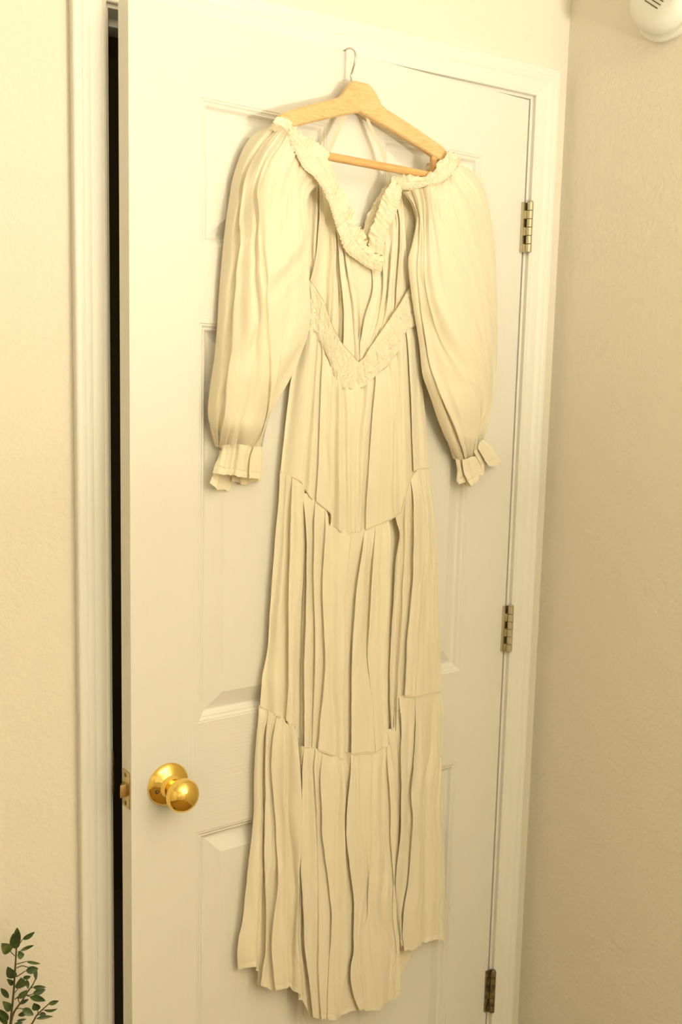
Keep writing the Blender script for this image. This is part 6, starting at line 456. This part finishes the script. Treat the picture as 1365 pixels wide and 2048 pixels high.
# ------------------------------------------------------------------ hanger
HX, HZ, HW = .3732, 1.9392, .027
hb = (HX, HZ, HW)
hanger = empty('clothes_hanger', world_of(hb), TH)
tag(hanger, 'pale beech wooden clothes hanger with round bar hooked over the door top', 'hanger')
def arm_section(s):
    "s: 0 centre .. 1 tip -> along, top z, bottom z, outward shift, thickness"
    x = .164*s
    zb = -.0005 - .0520*s - .0080*s*s
    top_c = .0400 - 1.15*max(0, x-.012) if x < .030 else 0
    zl = zb + .0285 - .004*s
    hump = .0165*(1/(1+math.exp((x-.0325)/.0036))); zt_ = zl + hump + .0045*max(0, 1-abs(x-.014)/.016)*min(1, x/.010) - .004*math.exp(-(x/.012)**2)*0
    zt_ -= .010*max(0, 1-x/.020)*0
    return x, zt_, zb, .022*s, .0125 - .001*s
for sgn in (-1, 1):
    bm = bmesh.new(); rows = []
    for k in range(40):
        s = k/39; x, zt_, zb, wo, th = arm_section(s); e = .0022
        if s > .93:
            q = (s-.93)/.07; sh = 1-math.sqrt(max(0, 1-q*q)); zm = (zt_+zb)/2; zt_ -= (zt_-zm)*sh*.8; zb += (zm-zb)*sh*.8
        sec = [(-wo, zb+e), (-wo, zt_-e), (-wo+e, zt_), (-wo+th-e, zt_), (-wo+th, zt_-e), (-wo+th, zb+e), (-wo+th-e, zb), (-wo+e, zb)]
        rows.append([bm.verts.new((sgn*x, y, z)) for y, z in sec])
    for a, b in zip(rows, rows[1:]):
        for i in range(8): bm.faces.new((a[i], a[(i+1) % 8], b[(i+1) % 8], b[i]))
    bm.faces.new(rows[0]); bm.faces.new(rows[-1][::-1])
    bobj('arm', bm, M_WOOD, hanger, 28)
bm = bmesh.new(); zb = 1.858-HZ
tube(bm, [(-.146, -.020, zb), (0, -.020, zb), (.146, -.020, zb)], .0062, n=16, steps=3); bobj('bar', bm, M_WOODEND, hanger, 40)
for sgn in (-1, 1):
    bm = bmesh.new(); tube(bm, [(sgn*.141, -.014, zb-.006), (sgn*.141, -.012, -.040)], .006, n=10, steps=3); bobj('bar_socket', bm, M_WOODEND, hanger, 40)
hk = local(grid('hook')[0], hb)
hp = [tuple(q) for q in hk] + [(hk[-1][0], hk[-1][1]+.010, hk[-1][2]-.0002), (hk[-1][0], hk[-1][1]+.022, hk[-1][2]-.0002)]
hp = [(hk[0][0], hk[0][1], hk[0][2]-.012)] + hp
bm = bmesh.new(); tube(bm, hp, .0017, n=10, steps=90); bobj('hook', bm, M_HOOK, hanger, 60)

# ------------------------------------------------------------------ dress
db_ = (.40, .245, .02)
dress = empty('dress', world_of(db_), TH)
tag(dress, 'long cream tiered dress with puff sleeves hanging from the wooden hanger on the door', 'dress')
piece('back_skirt', 'back_skirt', dress, db_, nr=60, step=.006)
piece('back_bodice', 'back_bodice', dress, db_, nr=60, step=.004, seed=3)
bod, A_b = piece('bodice', 'bodice', dress, db_, nr=130, step=.0022, gather=.0016, gather_end=.0010, tuck=.010, under=.010, seed=11)
t1, A1 = piece('skirt_tier', 'tier1', dress, db_, nr=180, step=.0024, gather=.0022, fine=.0004, lip=.0004, tuck=.009, seed=61)
t2, A2 = piece('skirt_tier', 'tier2', dress, db_, nr=200, step=.0024, gather=.0028, upper=[A1], lip=.0004, seed=41)
t2s, A2s = piece('skirt_tier', 'tier2_side', dress, db_, nr=180, step=.0024, gather=.0026, upper=[A1], lip=.0004, seed=51)
t3, A3 = piece('skirt_tier', 'tier3', dress, db_, nr=220, step=.0024, gather=.0030, upper=[A2], hem=.0012, seed=21, fine=.0008)
t3s, A3s = piece('skirt_tier', 'tier3_side', dress, db_, nr=200, step=.0024, gather=.0028, upper=[A2s], hem=.0012, seed=31, fine=.0008)

def shirred(A, pitch, rowh, amp, seed):
    "rows of elastic shirring: small uneven puffs between stitched rows"
    R, C, _ = A.shape
    s = np.cumsum(np.r_[0, np.linalg.norm(np.diff(A[R//2], axis=0), axis=1)])[None, :]
    t = (A[0, :, 1][None, :]-A[..., 1])
    R0 = t/rowh + .35*noise1(s*35, seed+1); row = np.floor(R0); v = R0-row; v = v*v*(3-2*v)
    def pucker(k): return np.abs(noise1(s/pitch + k*57.31 + .8*noise1(t*160, seed+2), seed, 2))**.75
    r = pucker(row)*(1-v) + pucker(row+1)*v
    e = np.clip(np.linspace(0, 1, R)/.05, 0, 1)*np.clip(np.linspace(1, 0, R)/.06, 0, 1)
    A[..., 2] += amp*(r-.35)*e[:, None] - .004*np.exp(-np.linspace(1, 0, R)/.03)[:, None]
    return A
A, _J = dense(grid('waistband'), 190, .0008)
A = shirred(A, .0030, .0068, .0034, 5)
mesh_grid('waistband', A, M_CLOTH, dress, db_)['label'] = 'shirred elastic waistband'
A_wb = A

def puff(key, side):
    o, A = piece('sleeve', key, dress, db_, nr=220, step=.0015, gather=.0042, gather_end=.0062, gl=.030, gf=150, seed=71+side, fine=.00015, back=.006, diag=.0034, slant=(.62 if side == 0 else -.62))
    return o, A
slL, A_sl = puff('left_sleeve', 0)
slR, A_sr = puff('right_sleeve', 1)
def cuff(key, par, seed, **kw):
    o, A = piece('cuff_ruffle', key, par, db_, nr=50, step=.0016, gather=.0012, hem=.0010, seed=seed, fine=.0005, **kw); return o
cuff('left_cuff', slL, 81); cuff('left_cuff_inside', slL, 82); cuff('right_cuff', slR, 83, back=.010)

def ruched(name, key, amp, pitch, seed, par=None, split=.45):
    "elastic casing: fine cross gathers, with a looser frill beyond the stitch line"
    G = grid(key); L = np.linalg.norm(np.diff(G[:, 2], axis=0), axis=1).sum()
    A = np.stack([catmull(G[:, j], int(L/.0009)) for j in range(5)], 1)
    A = np.stack([catmull(A[i], 34) for i in range(A.shape[0])], 0)
    R, C, _ = A.shape
    a = np.cumsum(np.r_[0, np.linalg.norm(np.diff(A[:, C//2], axis=0), axis=1)])[:, None]; t = np.linspace(0, 1, C)[None, :]
    ph = a/pitch + 1.1*noise1(a*70, seed) + .35*noise1(t*5+a*30, seed+1)
    g = np.abs(np.sin(PI*ph))**.6-.6
    k = .45+.55*np.abs(noise1(a*55+t*2.2, seed+2))
    ph2 = a/(pitch*2.1) + .8*noise1(a*45, seed+3) + .25*noise1(t*4+a*20, seed+4)
    g2 = np.sin(2*PI*ph2)
    mixf = np.clip((t-split)/.15+.5, 0, 1)
    A[..., 2] += amp*(1.0*g*k*mixf + (.75*g2+.35*g)*(.6+.4*k)*(1-mixf)*np.clip(1.1-t*.9, .3, 1.1))
    A[..., 2] -= amp*.8*np.exp(-((t-split)/.035)**2)
    A[..., 2] -= amp*.7*np.exp(-((t-.97)/.03)**2)
    edge = np.exp(-t/.10); d = A[:, 0]-A[:, -1]; d /= np.linalg.norm(d, axis=1, keepdims=True)+1e-9
    A += (d[:, None, :]*(.0018*(noise1(a*120, seed+5)+.6*g2)*edge)[..., None])
    o = mesh_grid(name, A, M_CLOTH, par or dress, db_); return o
ruched('neckline_back', 'neck_back', .0030, .0070, 101)
ruched('neckline_back', 'shoulder_back_right', .0030, .0070, 102)
nr_ = ruched('neckline_ruffle', 'neck_right', .0040, .0066, 103)
nl_ = ruched('neckline_ruffle', 'neck_left', .0040, .0066, 104)
sr_ = ruched('neckline_ruffle', 'shoulder_right', .0042, .0066, 105)
# stitched seams
def seam(pts, off=.0012, r=.00055):
    P = np.array(pts); P[:, 2] += off; bm = bmesh.new(); k = max(2, len(P)//140); tube(bm, local(P[::k], db_), r, n=5, steps=len(P[::k])); bobj('seam', bm, M_THREAD, dress)
seam(A_wb[2, :, :], .0002, .00045)
for A_ in (A1, A2, A2s): seam(A_[-2], .0000, .00032)
for key in ('loop_left', 'loop_right'):
    p = catmull(grid(key)[0], 24); A = np.stack([p + np.array([dx, 0, .0012*math.sin(dx*900)]) for dx in (-.0042, -.0015, .0015, .0042)], 1)
    mesh_grid('hanging_loop', A, M_RIBBON, dress, db_)

# ------------------------------------------------------------------ smoke detector
sd = empty('smoke_detector', (XR, -.240, 2.165)); tag(sd, 'round white smoke detector with slotted face high on the right wall', 'detector')
bm = bmesh.new(); lathe(bm, [(0, 0), (.070, 0), (.071, .002), (.071, .009), (.068, .012), (0, .012)], (0, 0, 0), (-1, 0, 0), 64); bobj('base_plate', bm, M_PLASTIC, sd, 40)
bm = bmesh.new(); lathe(bm, [(0, .012), (.062, .012), (.062, .018), (.0600, .030), (.0565, .038), (.050, .0425), (.040, .0440), (0, .0445)], (0, 0, 0), (-1, 0, 0), 64); bobj('cover', bm, M_PLASTIC, sd, 45)
for k in range(8):
    d = Vector((0, -.80, -.60)); pn = Vector((0, -.60, .80)); q = (k-3.2)*.0062
    e1 = math.sqrt(max(0, .036**2-q*q)); c0, c1 = d*(-.006)+pn*q, d*e1*.93+pn*q
    bm = bmesh.new(); box(bm, (-.0452, -.00065, 0), (-.0438, .00065, (c1-c0).length), .0003)
    rot_ = Vector((0, 0, 1)).rotation_difference(d).to_matrix(); bmesh.ops.rotate(bm, verts=bm.verts, cent=(-.0445, 0, 0), matrix=rot_); bmesh.ops.translate(bm, verts=bm.verts, vec=c0)
    bobj('vent_slot', bm, M_SLOT, sd)
bm = bmesh.new(); lathe(bm, [(0, .0452), (.0022, .0452), (.0024, .0436)], (0, -.040, -.026), (-1, 0, 0), 16); bobj('indicator', bm, M_SLOT, sd)

# ------------------------------------------------------------------ added pendant fill light (unseen, behind the camera)
LP = (-0.95, -1.9, 2.16)
lamp = empty('fill_pendant', (LP[0], LP[1], ZC)); tag(lamp, 'added pendant fill light hanging from the ceiling, unseen behind the viewer', 'lamp')
bm = bmesh.new(); lathe(bm, [(0, 0), (.06, 0), (.055, -.02), (.006, -.03), (.006, LP[2]+.17-ZC), (.04, LP[2]+.165-ZC), (.04, LP[2]+.15-ZC), (0, LP[2]+.15-ZC)], (0, 0, 0), (0, 0, 1), 24); bobj('fill_light_rod', bm, M_HINGE, lamp, 40)
pl_ = bpy.data.lights.new('globe_fill', 'POINT'); pl_.energy = 4; pl_.color = (1.0, .95, .775); pl_.shadow_soft_size = .17
po = bpy.data.objects.new('globe_fill', pl_); COL.objects.link(po); po.location = (0, 0, LP[2]-ZC); po.parent = lamp

# ------------------------------------------------------------------ added uplighter (unseen behind the viewer, fill bounced off the ceiling)
FL = (-0.2, -2.15, 0)
fl = empty('fill_uplighter', FL); tag(fl, 'added fill light, a slim white uplighter unseen behind the viewer', 'lamp')
bm = bmesh.new(); lathe(bm, [(0, 0), (.13, 0), (.13, .012), (.02, .03), (0, .03)], (0, 0, 0), (0, 0, 1), 32); bobj('base', bm, M_TRIM, fl, 40)
bm = bmesh.new(); lathe(bm, [(0, .02), (.011, .02), (.011, 1.24), (0, 1.24)], (0, 0, 0), (0, 0, 1), 16); bobj('fill_light_pole', bm, M_TRIM, fl, 40)
bm = bmesh.new(); lathe(bm, [(0, 1.22), (.05, 1.23), (.17, 1.32), (.165, 1.325), (.05, 1.24), (0, 1.235)], (0, 0, 0), (0, 0, 1), 32); bobj('fill_light_bowl', bm, M_TRIM, fl, 40)
ul = bpy.data.lights.new('uplight_fill', 'AREA'); ul.shape = 'DISK'; ul.size = .28; ul.energy = 94; ul.color = (1.0, .95, .775)
uo = bpy.data.objects.new('uplight_fill', ul); COL.objects.link(uo); uo.parent = fl; uo.location = (0, 0, 1.34); uo.rotation_euler = (PI, 0, 0)

# ------------------------------------------------------------------ plant
pb = Vector((-.945, -.115, 0))
plant = empty('potted_plant', pb); tag(plant, 'small-leaved green plant on thin twigs against the wall left of the door', 'plant')
bm = bmesh.new(); lathe(bm, [(0, 0), (.055, 0), (.060, .01), (.075, .20), (.080, .40), (.083, .43), (.076, .43), (.072, .40), (0, .40)], (0, 0, 0), (0, 0, 1), 40); bobj('pot', bm, M_POT, plant, 30)
bm = bmesh.new(); lathe(bm, [(.0715, .398), (.05, .405), (0, .408)], (0, 0, 0), (0, 0, 1), 24); bobj('soil', bm, M_SOIL, plant)
def rel(a): return [tuple(Vector(q)-pb) for q in a]
for key in ('stem_a', 'stem_b', 'stem_c'):
    g = rel(grid(key)[0]); root = (random.uniform(-.015, .015), random.uniform(-.012, .012), .404)
    bm = bmesh.new(); tube(bm, g+[((g[-1][0]+root[0])/2, (g[-1][1]+root[1])/2, (g[-1][2]+root[2])/2), root], .0008 if key != 'stem_a' else .0011, .0021, 7); bobj('stem', bm, M_STEM, plant)
for k in range(17):
    bm = bmesh.new(); tube(bm, rel(grid('twig_%d' % k)[0]), .0008, .0006, 6); bobj('twig', bm, M_STEM, plant)
lv = grid('leaves')[0]
for k in range(0, len(lv), 3):
    b, e, wd = Vector(lv[k])-pb, Vector(lv[k+1])-pb, lv[k+2][0]
    ax = e-b; n_ = Vector((random.uniform(-.35, .35), -1, random.uniform(-.1, .5))).normalized()
    side = ax.cross(n_).normalized(); nrm = side.cross(ax).normalized()
    V, F = [], []; NL = 9
    curl = random.uniform(-.12, .20)*ax.length; cup = random.uniform(.10, .24)
    for i in range(NL):
        t = i/(NL-1); h = wd/2*(math.sin(PI*t**.85)**.8*(1 if t < .999 else 0) + .02)
        c = b + ax*t + nrm*(curl*math.sin(PI*t*.9))
        for q in (-1, -.5, 0, .5, 1): V.append(c + side*h*q + nrm*(abs(q)*h*cup*1.2 - (.0004 if q == 0 else 0)))
    for i in range(NL-1):
        for q in range(4): a = 5*i+q; F.append((a, a+1, a+6, a+5))
    pobj('leaf', V, F, M_LEAF, plant, True)
